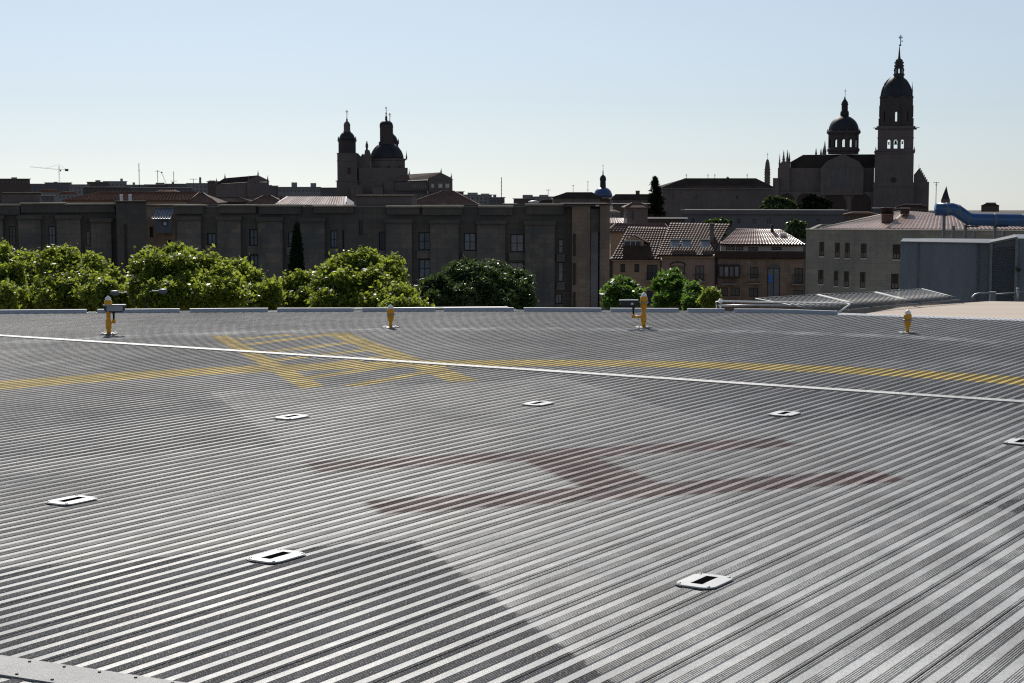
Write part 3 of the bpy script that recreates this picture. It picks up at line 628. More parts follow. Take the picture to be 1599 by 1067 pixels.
# cypress against the wall, built below with the trees
# ---------------------------------------------------------------- old roofs behind
def hiproof(name,lb,Y,x0,x1,eave,ridge,rx0,rx1,d,wallm,tilem,base=None,depth_ridge=None,chim=(),gable=None,small=None,wins=(),cat='building',group=None):
    c=(x0+x1)/2; L=Loc(c,Y,False); t=thing(name,lb,cat,L.loc,0,group); x=L.x; z=L.z
    ops=[(x(a),x(b),z(d_),z(c_)) for a,b,c_,d_ in wins]
    mb=MB(); shell(mb,x(x0)+.4,x(x1)-.4,0,z(eave)-.15,d-.4,ops,.4,.4); obj('wall',mb,wallm,t)
    for a,b,c_,d_ in wins: window(t,x(a)+.003,x(b)-.003,z(d_)+.003,z(c_)-.003,.4,M['glass'],M['dark_wood'],0)
    a=(x(x0),0,z(eave));b=(x(x1),0,z(eave));zr=z(ridge)*1.0; dr_=d/2 if tilem in (M['tile_pink'],) else min(d/2,max(1.2,(zr-z(eave))*1.35)); r0=(x(rx0),dr_,zr);r1=(x(rx1),dr_,zr)
    rf=MB(); bk0=(x(x0),d,z(eave));bk1=(x(x1),d,z(eave))
    lo=[(p[0],p[1],p[2]-.14) for p in (a,b,bk1,bk0)]
    rf.add([a,b,bk1,bk0,r0,r1]+lo,[(0,1,5,4),(1,2,5),(2,3,4,5),(3,0,4),(9,8,7,6),(0,6,7,1),(1,7,8,2),(2,8,9,3),(3,9,6,0)]); ro=obj('roof',rf,tilem,t)
    if Y<330 and rx1-rx0>.45*(x1-x0): corr('roof_tiles',[(a[0],a[1],a[2]+.02),(b[0],b[1],b[2]+.02),(r1[0],r1[1],r1[2]+.02),(r0[0],r0[1],r0[2]+.02)],tilem,ro,pitch=.32 if Y<250 else .5,amp=.06)
    obj('ridge_cap',MB().tube([r0,r1],.12,6).tube([a,r0],.1,6).tube([b,r1],.1,6),tilem,ro)
    for (px,py0,py1,wd,m) in chim: obj('chimney',MB().box(x(px-wd/2),x(px+wd/2),d*.3,d*.3+L.m(wd),z(py0),z(py1)).box(x(px-wd/2)-.1,x(px+wd/2)+.1,d*.3-.1,d*.3+L.m(wd)+.1,z(py1)+.003,z(py1)+.15),m,t)
    return t,L
hiproof('tiled_house','long low house with a red clay tile roof behind the left stone building',260,96,322,313,300.5,152,306,14,M['plaster_ochre'],M['tile_red'],cat='house')
hiproof('tiled_house','small red tile roof peeping above the ridge of the long red one',300,237,278,302,297,250,270,8,M['plaster_ochre'],M['tile_red'],cat='house')
hiproof('tiled_house','dark gabled roof between the long red roof and the left church',250,292,338,317,302,306,314,10,M['stone_church'],M['tile_brown'],cat='house')
hiproof('tiled_house','dark brown sloping roof at the foot of the left church, chimney on its right',240,378,452,322,306,408,420,12,M['stone_church'],M['tile_brown'],chim=((433,314,307,5,M['stone_church']),),cat='house')
hiproof('tiled_house','low roof of faded grey tiles left of the left church gable',260,318,392,316,309,334,372,10,M['stone_church'],M['tile_dark'],cat='house')
hiproof('tiled_house','pale pink sunlit tile roof left of the twin towered church',215,428,540,320,308.5,437,532,14,M['plaster_ochre'],M['tile_pink'],cat='house')
hiproof('tiled_house','big brown gabled roof right of the twin towered church',250,620,752,323,299,690,708,14,M['stone_church'],M['tile_brown'],chim=((688,320,311,6,M['stone_church']),),cat='house',wins=())
hiproof('tiled_house','low pale roof just right of the pinkish stone piers',300,945,990,349,342,953,978,10,M['plaster_pink'],M['tile_pink'],cat='house')
hiproof('tiled_house','small brown house with a hipped roof before the fir',270,976,1016,324,317,988,1002,9,M['stone_church'],M['tile_brown'],cat='house',wins=((987,990,330,343),))
hiproof('tiled_house','low roof of bleached clay tiles behind the dormer house',255,950,1050,362,350,962,1040,10,M['plaster_ochre'],M['tile_brown'],cat='house')
hiproof('tiled_house','dark roof right of the small blue dome',420,955,1040,311,304,962,1030,14,M['stone_church'],M['tile_dark'],chim=((998,305,299,6,M['stone_church']),),cat='house')
hiproof('tiled_house','pointed dark roof with a flat top left of the small blue dome',400,862,940,309,301,885,925,14,M['stone_church'],M['tile_dark'],cat='house')
# big hip-roofed convent
t,L=hiproof('convent','long convent with a high hipped roof left of the cathedral',480,1033,1210,293.5,279,1071,1183,30,M['stone_church'],M['tile_dark'],cat='convent',wins=((1050,1053,305,311),(1085,1088,305,311),(1150,1153,305,311)))
for px in (1066,1174): obj('dormer',MB().box(L.x(px-3),L.x(px+3),2,6,L.z(293),L.z(287)).box(L.x(px-4),L.x(px+4),1.5,6.5,L.z(287)+.003,L.z(286)),M['dark_wood'],t)
obj('eave',MB().box(L.x(1034),L.x(1209),-.3,.1,L.z(294.6),L.z(293.9)),M['stone_beige'],t)
obj('finial',MB().pxz([(L.x(1143),L.z(279.5)),(L.x(1150),L.z(279.5)),(L.x(1146.5),L.z(275.5))],14,16),M['stone_church'],t)
for px in (1115,1126,1178,1080): obj('antenna',MB().tube([(L.x(px),15,L.z(280)),(L.x(px),15,L.z(271))],.07,4).box(L.x(px-1.2),L.x(px+1.2),14.9,15.1,L.z(273.6),L.z(273)),M['iron'],t)
# low grey building
Yg=330; L=Loc(1200,Yg); t=thing('grey_wing','long low grey building with small windows below the cathedral','building',L.loc,L.rot)
wn=[(1152,1157,342,349),(1176,1181,342,349),(1199,1204,342,349),(1236,1241,342,349),(1275,1281,342,349),(1080,1085,342,349)]
mb=MB(); shell(mb,L.x(1065),L.x(1323),0,L.z(335),16,[(L.x(a),L.x(b),L.z(d),L.z(c)) for a,b,c,d in wn]); obj('wall',mb,M['city_grey'],t)
for a,b,c,d in wn: window(t,L.x(a)+.003,L.x(b)-.003,L.z(d)+.003,L.z(c)-.003,0,M['glass'],M['dark_wood'],0)
obj('parapet',MB().box(L.x(1064),L.x(1324),-.5,16.5,L.z(335)+.003,L.z(329)),M['city_grey'],t); obj('coping',MB().box(L.x(1063),L.x(1325),-.6,.4,L.z(329)+.003,L.z(327.8)),M['stone_beige'],t)
obj('end_wall',MB().box(L.x(1324)+.003,L.x(1333),.5,14,0,L.z(334)),M['plaster_ochre'],t)
# ---------------------------------------------------------------- monuments
def cross_(mb,x,y,z0,z1,w_):
    mb.tube([(x,y,z0),(x,y,z1)],w_*.09,5); zm=z0+(z1-z0)*.72; mb.box(x-w_/2,x+w_/2,y-w_*.06,y+w_*.06,zm-w_*.06,zm+w_*.06)
    zr=z0+(z1-z0)*.72
    pts=[(x+w_*.36*cos(a),y,zr+w_*.36*sin(a)) for a in [2*pi*k/10 for k in range(11)]]; mb.tube(pts,w_*.05,4)
    zb=z0+(z1-z0)*.3; mb.add([(x,y,zb),(x+w_*.5,y,zb-w_*.1),(x+w_*.5,y,zb+w_*.15),(x,y,zb+w_*.1)],[(0,1,2,3),(3,2,1,0)]); return mb
def pinn(L,px,py0,py1,wd,yy=0,crock=True):
    r=L.m(wd)/2; z0,z1=L.z(py0),L.z(py1); h=z1-z0; m=MB(); m.lathe([(r,z0),(r,z0+h*.3),(r*1.25,z0+h*.31),(r*1.25,z0+h*.35),(r*.8,z0+h*.37),(r*.45,z0+h*.65),(r*.15,z0+h*.9),(r*.3,z0+h*.93),(r*.05,z1)],6,(L.x(px),yy),False)
    if crock:
        for k in range(5):
            zz=z0+h*(.42+k*.1); rr=r*(.95-.16*k)
            for a in range(4): m.box(L.x(px)+rr*cos(a*pi/2)-r*.14,L.x(px)+rr*cos(a*pi/2)+r*.14,yy+rr*sin(a*pi/2)-r*.14,yy+rr*sin(a*pi/2)+r*.14,zz,zz+r*.35)
    return m
def prof(L,rows): return [(L.m(w_),L.z(y)) for w_,y in rows]
def ringwall(mb,r,n,z0,z1,zw0,zw1,frac,th,c=(0,0),arch=True,skip=()):
    """polygonal drum with an opening in every facet; facet 0 faces the viewer (-y)"""
    for k in range(n):
        a=-pi/2+2*pi*k/n; hw=r*math.tan(pi/n); ca,sa=cos(a+pi/2),sin(a+pi/2)
        def tr(x0,x1,za,zb):
            q=MB().box(x0,x1,-r*1.0,-r+th,za,zb); mb.add([(c[0]+x*ca-y*sa,c[1]+x*sa+y*ca,z) for x,y,z in q.v],q.f)
        w_=hw*frac
        if k in skip: tr(-hw,hw,z0,z1); continue
        tr(-hw,-w_,z0,z1); tr(w_,hw,z0,z1); tr(-w_,w_,z0,zw0); tr(-w_,w_,zw1,z1)
        if arch:
            tr(-w_,-w_*.72,zw1-w_*.8,zw1); tr(w_*.72,w_,zw1-w_*.8,zw1); tr(-w_*.72,-w_*.4,zw1-w_*.3,zw1); tr(w_*.4,w_*.72,zw1-w_*.3,zw1)
SC=M['stone_church']; LD=M['lead']
SD=blocks('dark upper stonework',(.072,.062,.062),(.090,.074,.070),(.058,.052,.054),1.1,.55,big=.05)  # darker stone for the upper stages, drums and lanterns
# ---- cathedral
L=Loc(1398,700); t=thing('cathedral','huge dark cathedral with domed bell tower and round dome, highest on the skyline','cathedral',L.loc,L.rot); x,z,m=L.x,L.z,L.m
hw=m(31.5)
obj('tower_shaft',MB().box(x(1364),x(1427),0,2*hw,0,z(285)).box(x(1365.2),x(1426),m(.6),2*hw-m(.6),z(285),z(239)),SC,t)
tb=MB()
for a,b,c,d in ((1362.5,1428.5,291.5,289.5),(1364,1427.6,238.8,236),(1366,1428,237,234)): tb.box(x(a),x(b),-m(1.3),2*hw+m(1),z(c),z(d))
tb.box(x(1380),x(1406),-m(.5),-.003,z(307),z(306)); obj('string_course',tb,SC,t)
obj('clock_oculus',MB().lathe([(m(4.3),0),(m(4.3),m(.5)),(m(3.6),m(.5))],20),M['dark_wood'],t).location=(x(1395),-.01,z(281)); bpy.data.objects['clock_oculus'].rotation_euler=(pi/2,0,0)
# belfry with real openings front and back
bx0,bx1=1369.2,1425; y0,y1=m(3.2),2*hw-m(3.2); bf=MB(); zb0,zb1=z(234),z(201)
ops=[]
for a,b in ((1384,1389),(1394.3,1400),(1405.3,1410.3)):
    ops.append((x(a),x(b),z(232),z(218.5)))
    ops.append((x(a)+m(.8),x(b)-m(.8),z(218.5),z(217)))
bf.wall(x(bx0),x(bx1),zb0,zb1,y0,y0+m(2.5),ops); bf.wall(x(bx0),x(bx1),zb0,zb1,y1-m(2.5),y1,ops); bf.box(x(bx0),x(bx0)+m(3),y0+m(2.5),y1-m(2.5),zb0,zb1); bf.box(x(bx1)-m(3),x(bx1),y0+m(2.5),y1-m(2.5),zb0,zb1)
bf.box(x(bx0)-m(.8),x(bx1)+m(.8),y0-m(.8),y1+m(.8),z(215.5),z(214.6)); obj('belfry',bf,SC,t)
for px,s_,zz in ((1386.5,1.5,224),(1397.2,2.7,222.5),(1407.8,1.6,223)):
    zc=z(zz); obj('bell',MB().lathe([(m(s_),zc-m(s_*1.3)),(m(s_*.7),zc-m(s_*.4)),(m(s_*.6),zc+m(s_*.7)),(m(.3),zc+m(s_))],12,(x(px),y0+m(3.2))).box(x(px)-m(2.4),x(px)+m(2.4),y0+m(2.8),y0+m(3.6),zc+m(s_*.9),zc+m(s_*.9)+m(.7)),M['iron'],t)
tc=MB().box(x(1364.5),x(1430),y0-m(4),y1+m(4),z(201),z(199.6)).box(x(1367),x(1427.5),y0-m(2),y1+m(2),z(199.6),z(197)); tc.box(x(1361.5),x(1434),y0-m(.5),y0+m(.5),z(200.2),z(199.2)); obj('belfry_cornice',tc,SC,t)
cx=x(1397.2); cyy=hw
up=MB(); r8=m(25.8); ringwall(up,r8,8,z(197),z(150),z(189.5),z(172.5),.14,m(3),(cx,cyy)); obj('upper_stage',up,SD,t)
for k in range(8):
    ub=MB()
    a=pi/8+k*pi/4; rr=r8/cos(pi/8)
    for py,dr in ((190,1.5),(170,.8),(155,-.5)): ub.box(cx+(rr+m(dr)-m(1.6))*cos(a)-m(1.6),cx+(rr+m(dr)-m(1.6))*cos(a)+m(1.6),cyy+(rr+m(dr)-m(1.6))*sin(a)-m(1.6),cyy+(rr+m(dr)-m(1.6))*sin(a)+m(1.6),z(197) if py==190 else z(py+12),z(py-6))
    obj('buttress',ub,SD,t)
obj('dome',MB().lathe(prof(L,[(26.6,152),(26.6,149.5),(25.6,149),(25,145),(24,140),(22.4,135),(19.4,129),(15.5,124),(11.5,120.5),(8.8,119)]),24,(cx,cyy)),LD,t)
for k in range(8):
    rb=MB(); a=pi/8+k*pi/4; rb.tube([(cx+m(r_+.4)*cos(a),cyy+m(r_+.4)*sin(a),z(y_)) for r_,y_ in [(26,150),(25,145),(24,140),(22.4,135),(19.4,129),(15.5,124),(10,120)]],m(.8),5)
    obj('dome_rib',rb,SD,t)
lx=x(1400.3); ln=MB(); ringwall(ln,m(7.6),8,z(119.5),z(104),z(113),z(105),.30,m(1.6),(lx,cyy)); ln.lathe(prof(L,[(8.4,120),(8.6,118),(7.8,117.5)]),8,(lx,cyy),False,.5); ln.lathe(prof(L,[(7.8,104.5),(7,103.5),(6.4,96),(6,92.5),(4.8,91),(2.4,89.5),(1.8,86),(1.0,76),(.5,70)]),8,(lx,cyy),False,.5)
for k in range(8):
    a=pi/8+k*pi/4
    for py,rr in ((115,8.8),(108,8.2),(101,7.6),(96,7.2)): ln.box(lx+m(rr)*cos(a)-m(.7),lx+m(rr)*cos(a)+m(.7),cyy+m(rr)*sin(a)-m(.7),cyy+m(rr)*sin(a)+m(.7),z(py+1.2),z(py-1.2))
ln.lathe(prof(L,[(.3,70),(1.6,69.2),(1.9,68.3),(1.6,67.3),(.3,66.6)]),10,(lx+m(1),cyy)); obj('lantern',ln,SD,t)
obj('weather_cross',cross_(MB(),lx+m(1.6),cyy,z(66.6),z(52),m(7)),M['iron'],t)
for px in (1377.8,1421.6): obj('pinnacle',pinn(L,px,146,127,2.2,cyy),SC,t)
for px in (1366.5,1426.5): obj('pinnacle',pinn(L,px,238,229,2.4,m(1)),SC,t)
# nave, transept, dome of the cathedral
nv=MB(); nv.pxz([(x(1213),z(330)-30),(x(1364),z(330)-30),(x(1364),z(300)),(x(1210),z(300)),(x(1210),z(300))][:4],m(14),m(60)); nv=MB()
nv.box(x(1207),x(1364),m(8),m(70),0,z(300)); nv.box(x(1213),x(1364),m(20),m(60),z(300),z(262)); obj('nave_wall',nv,SC,t)
nr=MB().pxz([(x(1232),z(262)),(x(1232),z(252.5)),(x(1252),z(241)),(x(1366),z(240.5)),(x(1366),z(262))],m(26),m(52)); obj('nave_roof',nr,M['tile_dark'],t)
obj('front_wall',MB().pxz([(x(1214),z(300)),(x(1214),z(262)),(x(1219),z(252)),(x(1232),z(251)),(x(1232),z(300))],m(14),m(24)),SC,t)
obj('side_block',MB().box(x(1206.5),x(1216),m(5),m(24),0,z(278)),SC,t)
obj('transept',MB().box(x(1281),x(1348),m(4),m(22),z(305),z(262)).pxz([(x(1281),z(262)),(x(1348),z(262)),(x(1340),z(252)),(x(1315),z(240)),(x(1290),z(252))],m(5),m(30)),SC,t)
tw=MB()
for a in (1298,1309,1320): tw.pxz([(x(a),z(292)),(x(a+6),z(292)),(x(a+6),z(268)),(x(a+3),z(262)),(x(a),z(268))],m(3.4),m(3.99))
obj('tall_window',tw,M['glass'],t)
ar=MB()
for a,b in ((1217,1240),(1244,1271),(1284,1322),(1330,1360)):
    c_=(a+b)/2; r_=(b-a)/2; n_=12
    ar.pxz([(x(a),z(330))]+[(x(c_-r_*cos(pi*k/n_)),z(302+r_*.9)+m(r_*.9)*sin(pi*k/n_)) for k in range(n_+1)]+[(x(b),z(330))],m(7.2),m(7.99))
obj('arched_recess',ar,M['dark_wood'],t)
for px,a,b,w_ in ((1215.7,262,239.5,3),(1222,255,233.5,4.2),(1228,254,233,4.2),(1231,254,237,3)): obj('pinnacle',pinn(L,px,a,b,w_,m(18)),SC,t)
for px,a,b,w_ in ((1272.3,242,230,3),(1280,242,230.5,3),(1286,243,219,5),(1283.5,243,228,3)): obj('pinnacle',pinn(L,px,a,b,w_,m(27)),SC,t)
dx=x(1314.8); dy=m(40); dr=MB(); ringwall(dr,m(24),12,z(240),z(207),z(229),z(215.5),.42,m(2.2),(dx,dy)); dr.lathe(prof(L,[(25.5,236),(26,233),(25,230.5),(24,230)]),24,(dx,dy)); dr.lathe(prof(L,[(24.3,209),(27,206.5),(27,203),(25,202.5)]),24,(dx,dy)); obj('dome_drum',dr,SD,t)
gr=MB()
for k in range(12):
    a=-pi/2+2*pi*k/12; 
gb=MB()
for o in (-1.3,0,1.3): gb.tube([(dx+m(o),dy-m(23),z(229)),(dx+m(o),dy-m(23),z(216))],m(.12),4)
obj('window_grille',gb,M['iron'],t)
obj('great_dome',MB().lathe(prof(L,[(24.3,203)]+[(24.2*cos(a_),203-24.5*sin(a_)) for a_ in [k*pi/2/12 for k in range(1,11)]]+[(6.2,178.8)]),28,(dx,dy)),LD,t)
obj('dome_lantern',MB().lathe(prof(L,[(6.6,180),(7,176),(6.6,172),(5.2,171),(5,162),(6,160.6),(5.4,159.5),(4.6,156.5),(2.4,153.5),(.9,150.6),(1.3,149.6),(.4,148)]),12,(dx+m(1),dy)),LD,t)
obj('weather_cross',cross_(MB(),dx+m(1.5),dy,z(148),z(136),m(3)),M['iron'],t)
for k in range(12):
    a=k*pi/6+pi/12; obj('pinnacle',MB().lathe([(m(.7),z(206.5)),(m(.7),z(202)),(m(.2),z(199.5))],5,(dx+m(26.2)*cos(a),dy+m(26.2)*sin(a))),SC,t)
# stepped gable right of the tower
sg=MB().box(x(1427)+.01,x(1451),m(10),m(50),0,z(284)).pxz([(x(1427)+.01,z(284)),(x(1448),z(284)),(x(1435),z(263)),(x(1427)+.01,z(273))],m(12),m(40))
for k in range(6):
    f=k/6; px=1435+13*f; py=263+21*f; sg.box(x(px+.6),x(px+2.4),m(11),m(14),z(py+3),z(py-.6))
sg.tube([(x(1434.6),m(20),z(264)),(x(1434.6),m(20),z(257))],m(.25),4); obj('gabled_chapel',sg,SC,t)
# small spire of another church left of the cathedral
L=Loc(1198,640); t=thing('church_spire','slender rounded stone spire standing alone between convent and cathedral','spire',L.loc,L.rot)
obj('shaft',MB().lathe(prof(L,[(4.6,400),(4.6,291),(4.4,273),(5,272),(4.4,271)]),8,(0,0),False,.5),SC,t)
obj('cap',MB().lathe(prof(L,[(4.2,271),(3.9,262),(3.2,255),(2,250.5),(.5,248.5)]),10),SC,t); obj('weather_cross',cross_(MB(),0,0,L.z(248.6),L.z(238.5),L.m(2.4)),M['iron'],t)
cr=MB()
for k in range(6):
    for s_ in (-1,1): cr.box(s_*L.m(4.4)-L.m(.5),s_*L.m(4.4)+L.m(.5),-L.m(.5),L.m(.5),L.z(266+k*4),L.z(264.6+k*4))
obj('crocket',cr,SC,t)
# pointed slate spire at the right
L=Loc(1477,560); t=thing('slate_spire','small pointed dark spire above the blue duct at the right','spire',L.loc,L.rot)
obj('tower',MB().box(-L.m(7),L.m(7),0,L.m(14),0,L.z(311.5)),SC,t); obj('spire_roof',MB().add([(-L.m(6.5),L.m(.5),L.z(311.5)),(L.m(6.5),L.m(.5),L.z(311.5)),(L.m(6.5),L.m(13.5),L.z(311.5)),(-L.m(6.5),L.m(13.5),L.z(311.5)),(L.m(1),L.m(7),L.z(290.5)),(-L.m(3.8),L.m(3),L.z(303)),(L.m(3.8),L.m(3),L.z(303)),(L.m(3.8),L.m(11),L.z(303)),(-L.m(3.8),L.m(11),L.z(303))],[(0,1,6,5),(1,2,7,6),(2,3,8,7),(3,0,5,8),(5,6,4),(6,7,4),(7,8,4),(8,5,4)]),LD,t)
# ---- twin-towered church
L=Loc(604,640); t=thing('domed_church','dark baroque church with two domed towers and a big central dome','church',L.loc,L.rot); x,z,m=L.x,L.z,L.m
def ctower(cx_,dy_,dz,tower='bell_tower'):
    c=(x(cx_),dy_); b=MB(); o=lambda p:z(p+dz)
    b.box(c[0]-m(16.5),c[0]+m(16.5),c[1]-m(16.5),c[1]+m(16.5),0,o(283.5)); b.box(c[0]-m(18),c[0]+m(18),c[1]-m(18),c[1]+m(18),o(283.5),o(282))
    b.box(c[0]-m(15.2),c[0]+m(15.2),c[1]-m(15.2),c[1]+m(15.2),o(282),o(240)); b.box(c[0]-m(15.9),c[0]+m(15.9),c[1]-m(15.9),c[1]+m(15.9),o(252),o(251)); b.box(c[0]-m(15.9),c[0]+m(15.9),c[1]-m(15.9),c[1]+m(15.9),o(240.5),o(239))
    tw_=obj(tower,b,SC,t)
    u=MB(); R8=m(13.4); ringwall(u,R8,8,o(239),o(219.5),o(238),o(226),.22,m(2.4),c,skip=range(8)); u.box(c[0]-m(.5),c[0]+m(4.2),c[1]-m(13.7),c[1]-m(13.41),o(237),o(228)); u.lathe([(m(15),o(220.5)),(m(15.4),o(219.3)),(m(14),o(218.8))],8,c,False,.5); obj('upper_stage',u,SD,tw_)
    obj('tower_window',MB().box(c[0]+m(.5),c[0]+m(5.5),c[1]-m(15.5),c[1]-m(15.21),o(272),o(262)),M['dark_wood'],tw_)
    pr=[(13,219),(12.3,215),(10.8,211),(8.6,207.8),(6.2,206)]; obj('tower_dome',MB().lathe([(m(a),o(b_)) for a,b_ in pr],20,c),LD,tw_)
    pr=[(6.2,207.5),(6.3,205),(5.2,204.5),(5,196),(5.4,194.5),(4.6,192.5),(3.2,190),(1.4,188.8),(1.4,186),(.7,184.5),(.5,180)]; obj('tower_lantern',MB().lathe([(m(a),o(b_)) for a,b_ in pr],10,c),SC,tw_)
    obj('weather_cross',cross_(MB(),c[0],c[1],o(180.5),o(171),m(4.5)),M['iron'],tw_)
    for s_ in (-1,1):
        for w2 in (-1,1): obj('pinnacle',MB().lathe([(m(1.1),o(221)),(m(1.1),o(217)),(m(.5),o(215)),(m(.15),o(212.5))],6,(c[0]+s_*m(13.4),c[1]+w2*m(13.4))),SC,tw_)
ctower(542,m(26),0); ctower(609.5,m(95),1.5)
cg=MB().pxz([(x(556),z(290)),(x(556),z(238)),(x(560),z(240)),(x(563),z(244)),(x(566),z(240)),(x(569),z(241)),(x(570),z(234)),(x(577),z(234)),(x(579),z(240)),(x(579),z(290))],m(24),m(30)); obj('front_gable',cg,SC,t)
st=MB().lathe([(m(1.9),z(235)),(m(1.6),z(232)),(m(2.3),z(228)),(m(1.9),z(224)),(m(.9),z(222.6)),(m(1.1),z(221)),(m(.4),z(219.8))],8,(x(573),m(27))); obj('gable_statue',st,SC,t)
db=MB().box(x(560),x(637),m(14),m(80),0,z(262)); db.lathe(prof(L,[(29,284),(29,250.5),(31,249.5),(31,247.5),(27,247)]),8,(x(606),m(46)),False,.5); obj('crossing_drum',db,SC,t)
dw=MB()
for px in (588,607,624): dw.pxz([(x(px-2.8),z(272)),(x(px+2.8),z(272)),(x(px+2.8),z(261)),(x(px),z(258.5)),(x(px-2.8),z(261))],m(15.5),m(16.9))
obj('drum_window',dw,M['dark_wood'],t)
mc=(x(604.5),m(46)); obj('great_dome',MB().lathe(prof(L,[(26.4,248),(26.2,244),(25,239.5),(23,235),(19.5,230),(16,226.6),(12.5,224)]),28,mc),LD,t)
for k in range(8):
    rb=MB(); a=pi/8+k*pi/4; rb.tube([(mc[0]+m(r_)*cos(a),mc[1]+m(r_)*sin(a),z(y_)) for r_,y_ in [(26.6,247),(26.3,244),(25.1,239.5),(23.1,235),(19.6,230),(16,226.4)]],m(.55),5)
    obj('dome_rib',rb,LD,t)
dl=MB(); ringwall(dl,m(10.2),8,z(222),z(197),z(217),z(209),.3,m(2),(mc[0]-m(.6),mc[1]),skip=(0,1,2,3,4,5,6,7)); dl.lathe(prof(L,[(13,225),(13.2,221),(11.5,220)]),8,(mc[0]-m(.6),mc[1]),False,.5); dl.lathe(prof(L,[(11.6,197.5),(11.4,194),(10.6,193.5)]),8,(mc[0]-m(.6),mc[1]),False,.5); obj('dome_lantern',dl,SD,t)
obj('lantern_cap',MB().lathe(prof(L,[(10.6,194),(9.8,191),(7.6,188.5),(4.4,187),(1.9,186.6),(1.7,183),(1.9,181.8),(1.2,180),(.5,177.5),(1.3,176),(.9,174.6),(.3,172)]),14,(mc[0]-m(.8),mc[1])),LD,t)
obj('weather_cross',cross_(MB(),mc[0]-m(.8),mc[1],z(173),z(164.5),m(4)),M['iron'],t)
for px,a,b in ((635.3,249,235.5),(639.5,275,264)): obj('pinnacle',pinn(L,px,a,b,2.4,m(30),False),SC,t)
# church nave with its arcade and pediment
nv=MB(); nv.box(x(628),x(668),m(10),m(40),0,z(286.5))
ao=[(x(645.5+k*3.1),x(647+k*3.1),z(294),z(287.4)) for k in range(7)]
nv2=MB(); nv2.wall(x(617),x(668.4),z(298),z(284),m(2),m(3),ao); obj('nave_wall',nv2,SC,t); obj('nave_core',MB().pxz([(x(600),0),(x(668),0),(x(668),z(281.2)),(x(615),z(283.6)),(x(600),z(284))],m(5),m(40)),SC,t)
obj('arcade_reveal',MB().box(x(640),x(668),m(4),m(4.4),z(297),z(285)),M['plaster_cream'],t)
obj('nave_roof',MB().add([(x(615),m(0),z(283.5)),(x(670),m(0),z(280.6)),(x(690),m(15),z(269)),(x(627),m(15),z(273)),(x(670),m(44),z(280)),(x(615),m(44),z(283))],[(0,1,2,3),(3,2,4,5),(1,4,2),(0,3,5)]),M['tile_brown'],t)
fo=[(x(673.2),x(678),z(293.4),z(287)),(x(685),x(690),z(293.4),z(287)),(x(696),x(701),z(293.4),z(287))]
tf=MB(); tf.wall(x(669),x(706.5),z(300),z(281),-m(4),-m(2.6),fo); tf.pxz([(x(667.5),z(281)),(x(708),z(281)),(x(704),z(277.5)),(x(688.5),z(269.8)),(x(669),z(278.5))],-m(4.6),m(1)); tf.box(x(669),x(706.5),-m(2.6),m(44),0,z(296)); tf.box(x(669),x(671),-m(2.6),m(44),z(296),z(281)); tf.box(x(704.5),x(706.5),-m(2.6),m(44),z(296),z(281)); obj('transept_front',tf,SC,t)
for px in (675.6,687.5,698.5): obj('arched_window',MB().box(x(px-2.4),x(px+2.4),-m(3.2),-m(2.9),z(293.4),z(287)),M['plaster_cream'],t)
for px,a,b in ((688.8,270.5,262),(704.6,279,270),(671,281,274)): obj('pinnacle',pinn(L,px,a,b,2.2,-m(3),False),SC,t)
obj('side_chapel',MB().box(x(549),x(700),-m(14),-m(6),0,z(303)).box(x(548),x(566),-m(14),-m(2),z(303),z(289)).box(x(582),x(598),-m(13.5),-m(4),z(303),z(293)),SC,t)
# ---- left church
L=Loc(378,420); t=thing('gabled_church','smaller dark church with a pediment and pinnacles near the left skyline','church',L.loc,L.rot); x,z,m=L.x,L.z,L.m
wo=[(x(391.5),x(396),z(297),z(288)),(x(401),x(405.5),z(297),z(288)),(x(410.8),x(416),z(297),z(288))]
mb=MB(); mb.wall(x(386),x(420),z(307),z(284.5),0,m(1.6),wo); mb.box(x(386),x(420),m(1.6),m(36),0,z(307)); mb.box(x(386),x(388),m(1.6),m(30),z(307),z(285)); mb.box(x(418),x(420),m(1.6),m(30),z(307),z(285)); mb.pxz([(x(385),z(285)),(x(421.5),z(284)),(x(418),z(281)),(x(403),z(273.6)),(x(386),z(282.5))],-m(.6),m(3)); obj('transept_front',mb,SC,t)
for a,b in ((391.5,396),(401,405.5),(410.8,416)): obj('arched_window',MB().box(x(a),x(b),m(.9),m(1.2),z(297),z(288)),M['glass'],t)
obj('nave_wall',MB().pxz([(x(337),0),(x(386)-.01,0),(x(386)-.01,z(284.7)),(x(337),z(287.8))],m(6),m(34)),SC,t)
obj('nave_roof',MB().add([(x(336),m(4),z(287.8)),(x(388),m(4),z(284.4)),(x(403),m(12),z(273.8)),(x(350),m(12),z(278.5)),(x(388),m(34),z(284)),(x(336),m(34),z(287))],[(0,1,2,3),(3,2,4,5),(1,4,2),(0,3,5)]),M['tile_dark'],t)
for px,a,b,w_ in ((338,286,278,2.6),(351.5,279.5,270.5,2.2),(403.2,274.5,265.5,2.2),(418.2,285,274,2.8),(388.5,281,274,2.5)): obj('pinnacle',pinn(L,px,a,b,w_,m(2),False),SC,t)
# ---- little blue dome
L=Loc(941.5,520); t=thing('blue_dome_church','little blue tiled dome with a lantern in the middle of the skyline','dome',L.loc,L.rot)
obj('drum',MB().lathe(prof(L,[(16,420),(16,309.5),(16.6,308),(15,307.5)]),20),SC,t); obj('dome',MB().lathe(prof(L,[(15,308),(14.4,303.5),(12.3,298.5),(9,295),(5.2,293.2)]),24),M['blue_slate'],t)
obj('lantern',MB().lathe(prof(L,[(5,294),(4.6,292),(4.3,283),(5,281.5),(4.9,279),(3.9,275.8),(1.8,273.8),(.9,273),(.7,267),(.2,265)]),12),LD,t); obj('weather_cross',cross_(MB(),0,0,L.z(266),L.z(256.5),L.m(2.4)),M['iron'],t)
